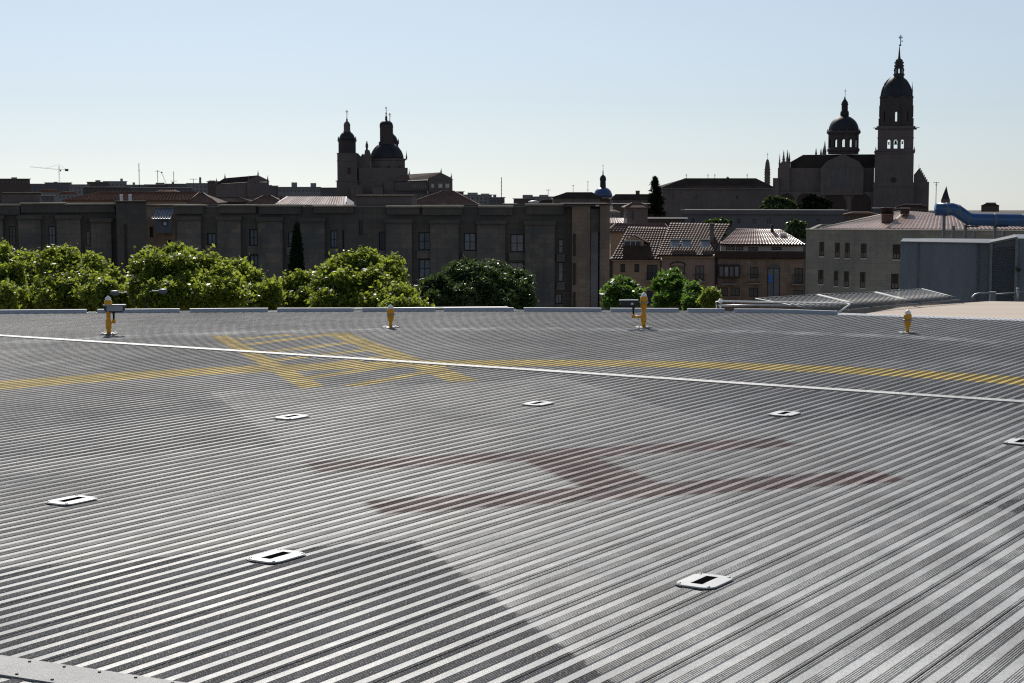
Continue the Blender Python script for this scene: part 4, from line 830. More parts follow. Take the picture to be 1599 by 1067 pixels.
# ---- tower crane and mobile crane
L=Loc(93,1400); t=thing('tower_crane','thin tower crane standing over the far left rooftops','crane',L.loc,L.rot); x,z,m=L.x,L.z,L.m
def lattice(a,b,w_,n_,mb):
    a=np.array(a,float);b=np.array(b,float); d=(b-a)/np.linalg.norm(b-a); up=np.array((0,0,1.)) if abs(d[2])<.5 else np.array((1.,0,0)); s_=np.cross(d,up); s_/=np.linalg.norm(s_); q=np.cross(s_,d)
    cs=[(-1,-1),(1,-1),(1,1),(-1,1)]
    for e,f in cs: mb.tube([a+(s_*e+q*f)*w_/2,b+(s_*e+q*f)*w_/2],w_*.09,4)
    for k in range(n_):
        p0=a+(b-a)*k/n_;p1=a+(b-a)*(k+1)/n_
        for i in range(4):
            e0,f0=cs[i];e1,f1=cs[(i+1)%4]; mb.tube([p0+(s_*e0+q*f0)*w_/2,p1+(s_*e1+q*f1)*w_/2],w_*.06,3)
    return mb
obj('mast',lattice((0,0,0),(0,0,z(259)),m(1.6),30,MB()),M['city_grey'],t); obj('jib',lattice((0,0,z(265)),(x(47.5),0,z(260.8)),m(.9),24,MB()),M['city_grey'],t); obj('counter_jib',lattice((0,0,z(265)),(x(107),0,z(264.8)),m(.9),6,MB()),M['city_grey'],t)
obj('tie_bar',MB().tube([(0,0,z(257)),(x(72),0,z(262.8))],m(.12),4).tube([(0,0,z(257)),(x(104),0,z(264.5))],m(.12),4),M['iron'],t); obj('counterweight',MB().box(x(102),x(107.5),-m(1),m(1),z(267.5),z(264)),M['iron'],t); obj('cab',MB().box(x(94),x(96),-m(1),m(1),z(268),z(265.5)),M['city_grey'],t)
L=Loc(258,900); t=thing('crane_boom','short slanting crane boom right of the far left antennas','crane',L.loc,L.rot)
obj('boom',lattice((L.x(263.5),0,L.z(297)),(L.x(252.5),0,L.z(269.5)),L.m(1.1),14,MB()),M['iron'],t); obj('boom_head',MB().box(L.x(251.2),L.x(254.2),-L.m(.8),L.m(.8),L.z(270.2),L.z(268.6)),M['iron'],t); obj('carrier',MB().box(L.x(258),L.x(270),-3,3,0,L.z(297)),M['city_brown'],t)
# ================================================================ HOUSES ON THE RIGHT
YH=235.0
L=Loc(1100,YH); x,z,m=L.x,L.z,L.m
def win_wall(t,x0,x1,top,ops,mat,d=11,y=0,base=0):
    mb=MB(); o=[(L.x(a),L.x(b),L.z(d_),L.z(c_)) for a,b,c_,d_,*_ in ops]; shell(mb,L.x(x0),L.x(x1),base,L.z(top),d,o,.35,y); w_=obj('wall',mb,mat,t)
    for a,b,c_,d_,k in ops:
        g=M['glass'] if k!='b' else M['glass_blue']
        window(t,L.x(a)+.003,L.x(b)-.003,L.z(d_)+.003,L.z(c_)-.003,y,g,M['dark_wood'],0 if b-a<6 else 1,.2,'window' if k!='d' else 'balcony_door')
    return w_
def balcony(t,a,b,top,bot,y=0,dep=.8):
    g=MB(); xa,xb=L.x(a),L.x(b); g.box(xa,xb,y-dep,y-dep+.04,L.z(top)-.05,L.z(top)); g.box(xa,xb,y-dep,y-dep+.04,L.z(bot)+.02,L.z(bot)+.07)
    n_=max(4,int((xb-xa)/.16))
    for k in range(n_+1): q=xa+(xb-xa-.02)*k/n_; g.box(q,q+.022,y-dep+.01,y-dep+.03,L.z(bot)+.07,L.z(top)-.05)
    for q in (xa,xb-.04): g.box(q,q+.04,y-dep+.04,y-.004,L.z(top)-.05,L.z(top)); g.box(q,q+.04,y-dep+.04,y-.004,L.z(bot)+.02,L.z(bot)+.07)
    o=obj('balcony_railing',g,M['iron'],t); obj('balcony_slab',MB().box(xa-.05,xb+.05,y-dep-.05,y-.003,L.z(bot)-.2,L.z(bot)),M['stone_beige'],o)
def roofq(t,q,mat,name='roof',pitch=.42,amp=.07,step=.09):
    pts=[(L.x(a),yy,L.z(b)) for a,b,yy in q]; th=.12
    r=obj(name,MB().add(pts+[(p[0],p[1],p[2]-th) for p in pts],[(0,1,2,3),(7,6,5,4),(0,4,5,1),(1,5,6,2),(2,6,7,3),(3,7,4,0)]),M['dark_wood'],t)
    corr('roof_tiles',[(p[0],p[1],p[2]+.03) for p in pts],mat,r,pitch,amp,.55,step); return r
# house with the dormer
t=thing('dormer_house','tiled house with a big gabled dormer, just right of the pinkish stone piers','house',L.loc,L.rot)
win_wall(t,957,1034,408,[(969.5,977,413,426,'w'),(991.5,999,413,426,'w'),(1011,1027.5,414,438,'d'),(1011,1025,455,478,'w')],M['plaster_ochre'],11)
obj('eave',MB().box(x(955.5),x(1034),-.45,-.003,z(408),z(405.3)),M['plaster_cream'],t)
roofq(t,[(955,405.5,-.6),(1032,405.5,-.6),(1044,358,6),(979,356.5,6)],M['tile_brown'])
obj('gutter',MB().tube([(x(1033),-.65,z(405)),(x(1033),-.65,z(470))],.09,6),M['iron'],t)
dm=obj('dormer',MB().pxz([(x(976),z(404)),(x(1011),z(404)),(x(1010),z(382)),(x(976),z(382))],-.55,3).pxz([(x(972),z(379)),(x(1013),z(379)),(x(991),z(367))],-.2,4.5),M['tile_brown'],t)
obj('dormer_face',MB().pxz([(x(975),z(384)),(x(1006),z(384)),(x(1006),z(377)),(x(990),z(369.5)),(x(975),z(377))],-.75,-.56),M['plaster_ochre'],dm)
obj('dormer_window',MB().box(x(977),x(1001),-.85,-.753,z(383.5),z(377)),M['glass'],dm); obj('dormer_glazing_bar',MB().box(x(976.5),x(1001.5),-.9,-.853,z(377),z(376)).box(x(985),x(985.6),-.9,-.853,z(383.5),z(377)).box(x(993),x(993.6),-.9,-.853,z(383.5),z(377)),M['white_metal'],dm)
obj('apron',MB().pxz([(x(974),z(406)),(x(1012),z(406)),(x(1012),z(384)),(x(974),z(384))],-1.0,-.76),M['dark_wood'],dm)
balcony(t,1009,1029,426,438)
obj('side_loggia',MB().box(x(951),x(956.5),-.3,9,0,z(405)),M['dark_wood'],t); 
# pink house with skylights
t=thing('skylight_house','pinkish house with three skylights in a steep brown tile roof','house',L.loc,L.rot)
win_wall(t,1034.3,1119,402,[(1048,1071,414,438,'d'),(1087,1101,415,438,'d'),(1092,1100,449,462,'w'),(1060,1074,449,470,'w')],M['plaster_pink'],11)
obj('cornice',MB().box(x(1030),x(1120),-.5,-.003,z(402.5),z(399)),M['plaster_ochre'],t)
roofq(t,[(1027,399,-.7),(1113,399,-.7),(1142,352,7),(1046,350.5,7)],M['tile_brown'])
for a in (1046,1064,1094):
    sk=obj('skylight',MB().add([(x(a),.55,z(387)),(x(a+15),.55,z(387)),(x(a+16.5),1.7,z(380.5)+.25),(x(a+1.5),1.7,z(380.5)+.25),(x(a),.55,z(387)+.22),(x(a+15),.55,z(387)+.22),(x(a+16.5),1.7,z(380.5)+.55),(x(a+1.5),1.7,z(380.5)+.55)],[(4,5,6,7),(0,1,5,4),(1,2,6,5),(3,0,4,7),(2,3,7,6)]),M['steel'],t)
    obj('skylight_blind',MB().box(x(a+1),x(a+16),1.3,1.8,z(381)+.55,z(380)+.5),M['white_metal'],sk)
obj('chimney',MB().box(x(1109),x(1116),2.2,4,z(388),z(351)).box(x(1108),x(1117),2,4.2,z(351)+.003,z(349.5)),M['stone_church'],t)
obj('arch_window_head',MB().pxz([(x(1059.5+11.5*cos(pi*k/10)),z(415)+m(5.5)*sin(pi*k/10)) for k in range(11)],-.12,-.003),M['plaster_ochre'],t)
obj('arch_rim',MB().tube([(x(1059.5+11.8*cos(pi*k/10)),-.16,z(415)+m(5.7)*sin(pi*k/10)) for k in range(11)],.09,5),M['dark_wood'],t)
balcony(t,1046,1073,427,438); balcony(t,1084,1103,428,439); obj('gutter',MB().tube([(x(1118.8),-.2,z(400)),(x(1118.8),-.2,z(478))],.09,6),M['iron'],t)
# cream-topped house
t=thing('terrace_house','house with a cream attic above a dark terrace band, beside the beige stone building','house',L.loc,L.rot)
win_wall(t,1119.3,1258,404,[(1123.5,1157,414,433,'w'),(1173,1186,417,434,'d'),(1243,1256,418,442,'d'),(1124,1138,449,462,'w'),(1143,1157,449,462,'w'),(1172,1186,450,463,'w'),(1242,1256,452,464,'w'),(1200,1220,418,470,'b')],M['stone_pink'],12)
obj('cornice',MB().box(x(1119.4),x(1258),-.35,-.003,z(404),z(402)),M['plaster_ochre'],t)
obj('terrace_band',MB().box(x(1117),x(1259),-.6,-.353,z(402.5),z(392)),M['dark_wood'],t); obj('terrace_floor',MB().box(x(1119.3),x(1258),-.35,12,z(404)+.003,z(402.3)),M['dark_wood'],t)
aw=[(1135,1141.5,385,391,'w'),(1142,1149,385,391,'w'),(1151,1162,385,391.5,'w'),(1170,1185,386,392,'w'),(1206.5,1222.5,386,390.8,'w')]
win_wall(t,1127,1256,381,aw,M['plaster_cream'],9,1.2,z(402))
roofq(t,[(1125,382.5,.4),(1259,382.5,.4),(1222,360.5,6),(1152,359.5,6)],M['tile_pink'])
obj('skylight',MB().box(x(1221),x(1230),3.2,4.4,z(369),z(365)),M['white_metal'],t); obj('chimney_pipe',MB().tube([(x(1209),5,z(363)),(x(1209),5,z(352))],.22,8),M['iron'],t)
obj('arch_head',MB().pxz([(x(1210+10*cos(pi*k/10)),z(418.2)+m(6)*sin(pi*k/10)) for k in range(11)],-.1,-.003),M['glass'],t)
obj('blue_sign',MB().box(x(1202),x(1207.5),-.2,-.12,z(441),z(429)),mk('bright blue panel',(.05,.22,.65),rough=.4),t)
obj('enclosed_balcony',MB().box(x(1123),x(1157),-1.0,-.1,z(433),z(413)),M['dark_wood'],t)
for k in range(4): obj('balcony_pane',MB().box(x(1125+k*8),x(1130.5+k*8),-1.06,-1.003,z(431),z(416)),M['glass_blue'] if k%2 else M['glass'],t)
balcony(t,1129,1151,433,442,-.003,.9); balcony(t,1169,1189,428,441); balcony(t,1239,1257,428,442); obj('gutter',MB().tube([(x(1121),-.45,z(404)),(x(1121),-.45,z(478))],.09,6),M['iron'],t)
# ---- beige stone building with the bleached tile roof
YB=150.0; L=Loc(1420,YB); x,z,m=L.x,L.z,L.m
t=thing('beige_building','beige stone building with small paired windows under a bleached tile roof','building',L.loc,L.rot)
ops=[(1281,1288.5,379,401.5,'w'),(1305.5,1313,380,403.5,'w'),(1321,1328.5,380,404,'w'),(1346,1355,381,404,'w'),(1396,1408,382,405.5,'w'),(1280,1288,423,445.5,'w'),(1304.5,1311.5,424,448,'w'),(1320,1328,425,449.5,'w'),(1345.5,1354,426,450.5,'w'),(1394.5,1406,428,452,'w')]
win_wall(t,1260,1700,360,ops,M['stone_beige'],22)
for a,b,c_,d_,k in ops:
    obj('louvre_panel',MB().box(x(a)+.1,x(b)-.1,.10,.14,z(d_)+.35*(z(c_)-z(d_)) if k=='w' else 0,z(c_)-.1),M['dark_wood'],t); obj('sill',MB().box(x(a)-.04,x(b)+.04,-.06,-.003,z(d_)-.12,z(d_)),M['plaster_cream'],t)
obj('coping',MB().box(x(1259),x(1700),-.12,.6,z(360)+.003,z(358.6)),M['plaster_cream'],t)
r1=roofq(t,[(1282,359,1),(1387,359,1),(1414,334,14),(1386,338.5,14)],M['tile_pink'],'roof_west',.35,.03,.015)
r2=roofq(t,[(1387.3,359,1),(1720,359,1),(1660,351,11),(1414.3,334,14)],M['tile_pink'],'roof_south',.35,.05,.03)
r2=None
obj('hip_ridge',MB().tube([(x(1387.2),.95,z(358.7)),(x(1414.2),14,z(333.6))],.16,6),M['plaster_cream'],t); obj('ridge_line',MB().tube([(x(1282),1,z(358.6)),(x(1386),14,z(338))],.15,6).tube([(x(1386),14,z(338)),(x(1414),14,z(333.6))],.15,6),M['plaster_cream'],t)
cb=obj('chimney_base',MB().box(x(1376),x(1395),5,7.5,z(349),z(337.5)).box(x(1374.5),x(1396.5),4.8,7.7,z(337.5)+.003,z(336.3)),M['tile_brown'],t)
for a in (1381,1389): obj('flue',MB().lathe([(.35,z(337)),(.35,z(327)),(.42,z(326.5)),(.3,z(325.5))],10,(x(a),6.2)),M['dark_wood'],t)
obj('ridge_block',MB().box(x(1406),x(1421),9,11.5,z(337),z(328.5)).box(x(1404.5),x(1422.5),8.8,11.7,z(328.5)+.003,z(327.4)),M['dark_wood'],t)
# dark rear wing behind the duct
L=Loc(1560,190); x,z,m=L.x,L.z,L.m
t=thing('brown_wing','brown brick wing seen under the blue duct at the right edge','building',L.loc,L.rot)
obj('wall',MB().box(x(1488),x(1760),0,14,0,z(337)),mk('orange brown brick',(.26,.14,.07),(.20,.11,.06),.6),t); obj('roof_edge',MB().box(x(1486),x(1762),-.4,14.4,z(337)+.003,z(334)),M['dark_wood'],t)
# ---- blue grey plant room
YP=52.0; L=Loc(1480,YP); x,z,m=L.x,L.z,L.m
t=thing('plant_room','blue grey sheet clad plant room with a louvred bay, at the right','plant room',(L.loc[0],YP,GZ),L.rot)
obj('base_wall',MB().box(x(1400),x(1760),.3,7,0,z(470)),M['plaster_cream'],t)
obj('front_wall',MB().add([(x(1408),0,z(470)-.0),(x(1531),0,z(478)),(x(1531),0,z(379)),(x(1408),0,z(377.5)),(x(1408),3,z(470)),(x(1531),3,z(478)),(x(1531),3,z(378)),(x(1408),3,z(377.5))],[(0,1,2,3),(1,5,6,2),(3,2,6,7),(4,0,3,7)]),M['slate_blue'],t)
obj('roof_sheet',MB().add([(x(1407),-.1,z(377.4)),(x(1552),-.1,z(378.7)),(x(1590),3.0,z(377.4)),(x(1440),3.0,z(377.2))],[(0,1,2,3)]).add([(x(1407),-.1,z(378.6)),(x(1552),-.1,z(380)),(x(1552),-.1,z(378.7)),(x(1407),-.1,z(377.4))],[(0,1,2,3)]),M['dull_steel'],t)
for px in (1437,1539): obj('wall_seam',MB().tube([(x(px) if px<1500 else x(1529),-.03,z(470)),(x(px) if px<1500 else x(1529),-.03,z(380))],.018,5),M['slate_blue'],t)
cor=MB().box(x(1531)+.003,x(1549),.10,1.2,z(480),z(379)); obj('recess',cor,M['slate_blue'],t)
lb=obj('louvred_bay',MB().add([(x(1549)+.004,-.25,z(478)),(x(1585),-.5,z(478)),(x(1590),-.5,z(368.5)),(x(1549)+.004,-.25,z(378)),(x(1549)+.004,2,z(478)),(x(1585),2,z(478)),(x(1590),2,z(368.5)),(x(1549)+.004,2,z(378))],[(0,1,2,3),(1,5,6,2),(4,0,3,7),(3,2,6,7)]),mk('dark louvred metal',(.10,.105,.11),(.085,.09,.095),2,rough=.6),t)
fr=MB().add([(x(1549)-.02,-.32,z(380.5)),(x(1590),-.58,z(371)),(x(1590),-.58,z(368)),(x(1549)-.02,-.32,z(377.3)),(x(1549)-.02,-.2,z(380.5)),(x(1590),-.4,z(371)),(x(1590),-.4,z(368)),(x(1549)-.02,-.2,z(377.3))],[(0,1,2,3),(3,2,6,7),(5,4,7,6),(4,5,1,0)])
fr.box(x(1549)-.02,x(1552),-.34,-.2,z(478),z(380)); fr.box(x(1586.5),x(1591),-.66,-.3,z(478),z(371)); obj('bay_frame',fr,M['dull_steel'],lb)
lv=MB()
for k in range(22):
    py=384+k*4; lv.add([(x(1552.5),-.30,z(py)),(x(1586),-.53,z(py-3.0)),(x(1586),-.60,z(py-1.2)),(x(1552.5),-.37,z(py+1.6))],[(0,1,2,3),(3,2,1,0)])
obj('louvres',lv,M['slate_blue'],lb)
obj('side_panel',MB().box(x(1591)+.004,x(1760),-.45,4,z(480),z(371)),mk('dark louvred metal',()) if False else M['slate_blue'],t)
fl=obj('floodlight',MB().add([(x(1587),-.9,z(415)),(x(1591),-.9,z(422.5)),(x(1597),-1.0,z(417.5)),(x(1594),-1.0,z(415.5)),(x(1587),-.7,z(415)),(x(1591),-.7,z(422.5)),(x(1597),-.75,z(417.5)),(x(1594),-.75,z(415.5))],[(0,1,2,3),(7,6,5,4),(0,3,7,4),(3,2,6,7),(2,1,5,6),(1,0,4,5)]),M['black'],t)
# rails and curved pipe at its foot
rail('service_rail','grey service rail at the foot of the plant room louvres',[P3(1545,461,44),P3(1587,457.5,44),P3(1640,456,44)],.022,M['dull_steel'],0)
rail('curved_pipe','thin pale pipe bending down at the foot of the blue grey wall',[P3(1516,470,43.8),P3(1518,464,43.8),P3(1522,460,43.8),P3(1529,457.8,43.8),P3(1546,457.6,43.8)],.02,M['steel'],0)
t=thing('junction_box','grey box at the foot of the plant room corner','box',(*P3(1550,462,43.9)[:2],P3(1550,467,43.9)[2])); obj('case',MB().box(-.07,.07,-.06,.06,-.05,.17),M['slate_blue'],t); obj('lid',MB().box(-.08,.08,-.07,.07,.1705,.185),M['steel'],t)
t=thing('cable_post','short grey post on the sand coloured roof edge by the right border','post',(*P3(1589,462,43.9)[:2],P3(1589,467,43.9)[2])); obj('stem',MB().tube([(0,0,-.05),(0,0,.25)],.035,8),M['steel'],t); obj('cap',MB().lathe([(.045,.25),(.03,.28)],8),M['steel'],t)
# ---- blue duct
YD=75.0; D_=lambda px,py:P3(px,py,YD)
bl=mk('blue painted duct',(.028,.10,.26),(.02,.08,.21),1.5,rough=.3,spec=.55)
t=thing('blue_duct','fat blue duct with a kink, carried on posts above the bleached tile roof','duct',(W(1530,HY,YD)[0],YD,0))
ox=W(1530,HY,YD)[0]
pt=[(W(p,q,YD)[0]-ox,0,W(p,q,YD)[1]) for p,q in ((1461,327),(1487,327),(1494,329),(1511,341),(1519,343),(1640,345),(1800,347))]
rr=YD/F_*9.8
obj('tube',MB().tube(pt,rr,20),bl,t)
for p,q in ((1478,327),(1497,330),(1511,341.5),(1553,343.8),(1597,344.5)):
    xx,zz=W(p,q,YD); obj('clamp_ring',MB().tube([(xx-ox-.04,0,zz),(xx-ox+.04,0,zz)],rr*1.06,20),M['slate_blue'],t)
for p,y0_ in ((1474.5,327),(1489,345),(1508,343),(1554,344),(1522,352),(1568,352)):
    xx=W(p,y0_,YD)[0]-ox; obj('post',MB().box(xx-.06,xx+.06,-.06,.06,GZ+.1,W(p,y0_+8,YD)[1]),M['dull_steel'],t)
for a,b,q in ((1506,1527,354),(1552,1573,353.5)):
    obj('cross_beam',MB().box(W(a,q,YD)[0]-ox,W(b,q,YD)[0]-ox,-.16,-.103,W(a,q+1,YD)[1],W(a,q-1,YD)[1]),M['iron'],t)
# ---- roof aerials
def antenna(name,lb,px,py0,py1,Y,arms=(),r=.05,g='thin aerials on the skyline'):
    L=Loc(px,Y); t=thing(name,lb,'antenna',(L.loc[0],Y,GZ),L.rot,g); obj('mast',MB().tube([(0,0,0 if Y>500 else L.z(py0)-.0),(0,0,L.z(py1))],r,5),M['iron'],t)
    for q,w_ in arms:
        obj('arm',MB().box(-L.m(w_),L.m(w_),-r*.6,r*.6,L.z(q)-r*.7,L.z(q)+r*.7),M['iron'],t)
    return t
antenna('antenna','tall thin mast above the long red tile roof',217.5,320,255,600,((266.5,1),),.12)
antenna('antenna','aerial with a side arm just left of the slanting crane boom',246.5,320,266,600,((267.5,4),),.10)
antenna('antenna','aerial just right of the slanting crane boom',271.5,320,268,600,((283,5),),.10)
antenna('antenna','comb aerial left of the gabled church',302,320,279,600,((280,6),),.09)
antenna('antenna','tall lattice aerial right of the twin towered church',783,330,277,400,((285,1),(291,1.2),(297,1.2),(303,1.2)),.08)
antenna('antenna','small aerial over the flat roofs in the middle',856,330,296,400,((297,4),),.06)
antenna('antenna','aerial left of the little blue dome, the shorter one',895,330,289,400,((290,2),),.05)
antenna('antenna','aerial left of the little blue dome, the taller one',918,330,283,400,((284,1.5),(297,2)),.05)
antenna('antenna','television aerial between cathedral and pointed slate spire',1462,345,284.5,300,((285.5,4.5),(289,2)),.06)
# ================================================================ FAR CITY
g_='distant city blocks on the skyline'
def block(lb,x0,x1,top,Y,m_,sub=(),rows=2,roofm=None,pitched=False):
    c=(x0+x1)/2; L=Loc(c,Y); t=thing('city_block',lb,'building',L.loc,L.rot,g_); x,z,m=L.x,L.z,L.m; d=m(x1-x0)*.7
    obj('wall',MB().box(x(x0),x(x1),0,d,0,z(top+1)),M[m_],t)
    if pitched: obj('roof',MB().pxz([(x(x0-1),z(top+1)+.01),(x(x1+1),z(top+1)+.01),(x(x1-(x1-x0)*.25),z(top-2.5)),(x(x0+(x1-x0)*.25),z(top-2.5))],-.5,d+.5),M[roofm or 'tile_brown'],t)
    else: obj('roof',MB().box(x(x0)-.5,x(x1)+.5,-.6,d+.5,z(top+1)+.01,z(top)),M[roofm or 'city_pale'],t)
    for a,b,h in sub: obj('roof_hut',MB().box(x(a),x(b),d*.3,d*.6,z(top)+.01,z(h)),M['city_pale'],t)
    n_=max(2,int((x1-x0)/6)); wm=MB()
    for r_ in range(rows):
        for k in range(n_):
            px=x0+(x1-x0)*(k+.3)/n_; py=top+4.5+r_*6; wm.box(x(px),x(px+(x1-x0)*.35/n_),-.12,-.003,z(py+3),z(py))
    obj('window_band',wm,M['glass'],t)
cb=[("long dark slab block at the left border, highest roof of the far left",-30,47,279,900,'city_brown',((18,27,277),),1,None,False),
("grey block right below the start of the tower crane's jib",44,72,287,1100,'city_grey',(),2,None,False),
("grey block with a hut, straight below the tower crane mast",70,112,285,1150,'city_grey',((84,90,284),),2,None,False),
("low pale block right of the tower crane mast",108,140,288,1000,'city_pale',(),2,None,False),
("brownish block with a rounded hut halfway between tower crane and tall mast",136,170,284,1050,'city_brown',((149,157,281.5),),2,None,False),
("wide pale topped block left of the tall mast",162,198,283,1200,'city_pale',((188,192,279),),1,None,False),
("grey block behind the tall mast",196,232,288.5,1000,'city_grey',((207,211,285),),2,None,False),
("brownish block with a dark tree like hut left of the crane boom",226,262,288,1050,'city_brown',((243,257,285.5),),2,None,False),
("grey block right of the crane boom",258,298,287,1100,'city_grey',((268,272,284.5),),2,None,False),
("pale block with a chimney left of the gabled church",292,330,286,950,'city_pale',((311,314.5,277),),2,None,False),
("tall narrow hut roofed block touching the gabled church",324,345,283,900,'city_brown',((326,336,282),),1,None,False),
("pale low house above the red roof, left of its hip",60,96,299,700,'city_pale',(),1,'tile_red',True),
("grey house with a small tiled roof below the crane mast",90,122,302,600,'city_pale',(),1,'tile_red',True),
("dark grey house left of the long red roof",62,84,305,500,'city_grey',(),1,None,False),
("brownish house above the middle of the long red roof",130,205,292,760,'city_brown',(),2,None,False),
("dark house above the right part of the long red roof",205,300,293,740,'city_grey',(),2,None,False),
("grey block just right of the gabled church",416,434,290,900,'city_grey',((418,425,289),),2,None,False),
("long pale grey block with two roof huts left of the twin towered church",434,500,292,900,'city_pale',((455,464,285),(485,494,286)),1,None,False),
("grey block touching the left tower of the twin towered church",498,530,293,920,'city_grey',(),1,None,False),
("dark block right of the twin towered church's pediment",706,724,299,900,'city_brown',(),2,None,False),
("pale block with three roof huts under the tall lattice aerial",722,768,304,850,'city_pale',((730,746,301),(751,764,302.5)),2,None,False),
("dark block right of the lattice aerial",764,788,308,850,'city_grey',((770,775,304),),1,None,False),
("low dark block in the gap right of the lattice aerial",786,806,318,700,'city_brown',(),1,None,False),
("block with a white roof hut in the middle of the skyline",802,834,310,800,'city_brown',((816,832,304.5),),1,None,False),
("pale block beside the white roof hut",832,862,307,800,'city_pale',((842,856,304.5),),1,None,False),
("low dark roof in front of the white roof hut",840,880,314,600,'city_brown',(),1,'tile_dark',True),
("dark flat block behind the pointed roof left of the blue dome",883,924,302,700,'city_brown',(),1,None,False),
("low brown houses under the blue dome",900,962,312,480,'city_brown',(),1,'tile_dark',True),
("brown block right under the dark roof right of the blue dome",958,1012,318,380,'city_brown',(),1,None,False),
("pale flat roofed house left of the fir",940,968,331,360,'city_pale',(),1,'tile_pink',True),
("low brown wall like house below the fir",1000,1070,341,300,'city_brown',(),1,None,False),
("pale rubble roofed house right of the grey wing's end",1318,1372,334,270,'city_brown',(),1,'tile_brown',True),
("brown house at the foot of the bell tower",1366,1404,325,330,'city_grey',((1372,1380,324),),1,None,False),
("grey brown house at the foot of the stepped gable",1400,1450,322,330,'city_brown',((1412,1440,319),),1,'tile_dark',True),
("low dark hill top building above the blue duct at the right",1533,1561,320.5,800,'city_brown',((1540,1556,316.5),),1,'tile_dark',True),
("dark house left of the pointed slate spire",1448,1470,330,500,'city_brown',(),1,None,False),
("far building hidden low behind the blue duct",1500,1700,336,600,'city_brown',(),1,None,False)]
for a in cb: block(*a)
# ================================================================ VEGETATION
def leafmat(name,c1,c2,c3,trans=.45,tc=(.35,.50,.04)):
    n=NT(name); oi=n.n('ShaderNodeNewGeometry'); v=n.coord('Object'); f=n.ramp(oi.outputs['Random Per Island'],0,1); col=n.mix(f,c1,c2)
    col=n.mix(n.ramp(n.noise(.55,v,3,.6),.42,.62),col,c3); n.pr(c=col,r=.42 if trans>.2 else .9,sp=.45 if trans>.2 else .05)
    tr=n.n('ShaderNodeBsdfTranslucent'); n.l(n.mix(f,tc,tuple(x*.7 for x in tc)),tr.inputs[0]); ms=n.n('ShaderNodeMixShader'); ms.inputs[0].default_value=trans; n.l(n.p.outputs[0],ms.inputs[1]); n.l(tr.outputs[0],ms.inputs[2]); n.l(ms.outputs[0],n.out.inputs[0]); return n.m
LM=leafmat('plane tree leaves',(.05,.085,.010),(.17,.21,.035),(.06,.10,.013),.48,(.50,.60,.07))
LP=leafmat('pine needles',(.035,.06,.018),(.06,.09,.025),(.025,.05,.015),.3,(.14,.22,.04))
LC=leafmat('cypress foliage',(.010,.020,.010),(.016,.028,.013),(.008,.016,.009),.05,(.02,.04,.01))
LB=leafmat('young bush leaves',(.05,.11,.02),(.09,.15,.03),(.04,.085,.015),.45,(.22,.40,.05))
def leaves(blobs,n,size,seed,shell_=.55,aspect=1.5,droop=.4,lump=9,fr=(.09,.27)):
    """n leaf quads spread through the outer volume of the blobs [(x,y,z,rx,ry,rz)]"""
    r=np.random.default_rng(seed); B0=np.array(blobs,float); 
    if lump:      # each bough carries its own smaller clumps, so the outline and the surface break up
        out=[]
        for q in B0:
            for _ in range(lump):
                dd=r.normal(size=3); dd/=np.linalg.norm(dd); dd[2]=abs(dd[2])*.9 if r.random()<.7 else dd[2]
                f=r.uniform(*fr); g=r.uniform(.72,1.12)
                if r.random()<.22: f*=.55; g*=1.16; out.append([*(q[:3]+dd*q[3:]*g*(1-f*.5)),*(q[3:]*f*r.uniform(.55,1.6,3))])
            out.append([*q[:3],*(q[3:]*.72)])
        B0=np.array(out)
    B=B0; vol=(B[:,3]*B[:,4]*B[:,5])**.67; p=vol/vol.sum(); k=r.choice(len(B),n,p=p)
    d=r.normal(size=(n,3)); d/=np.linalg.norm(d,axis=1)[:,None]; rad=shell_+(1-shell_)*r.random(n)**.6; rad*=1+.25*r.normal(size=n)*(r.random(n)<.3)
    c=B[k,:3]+d*B[k,3:]*rad[:,None]
    # clumps: pull leaves towards random twig ends
    nt_=max(20,n//14); tw=c[r.choice(n,nt_)]; j=r.integers(0,nt_,n)
    m_=r.random(n)<.0
    nrm=r.normal(size=(n,3))*.8+d*.6; nrm[:,2]+=droop; nrm/=np.linalg.norm(nrm,axis=1)[:,None]
    u=np.cross(nrm,r.normal(size=(n,3))); u/=np.linalg.norm(u,axis=1)[:,None]; v=np.cross(nrm,u); s=size*(.6+.8*r.random(n))[:,None]
    P=np.stack([c-u*s*aspect*.5,c+v*s*.42,c+u*s*aspect*.5,c-v*s*.42],1).reshape(-1,3); F=np.arange(4*n).reshape(n,4)
    return P,F
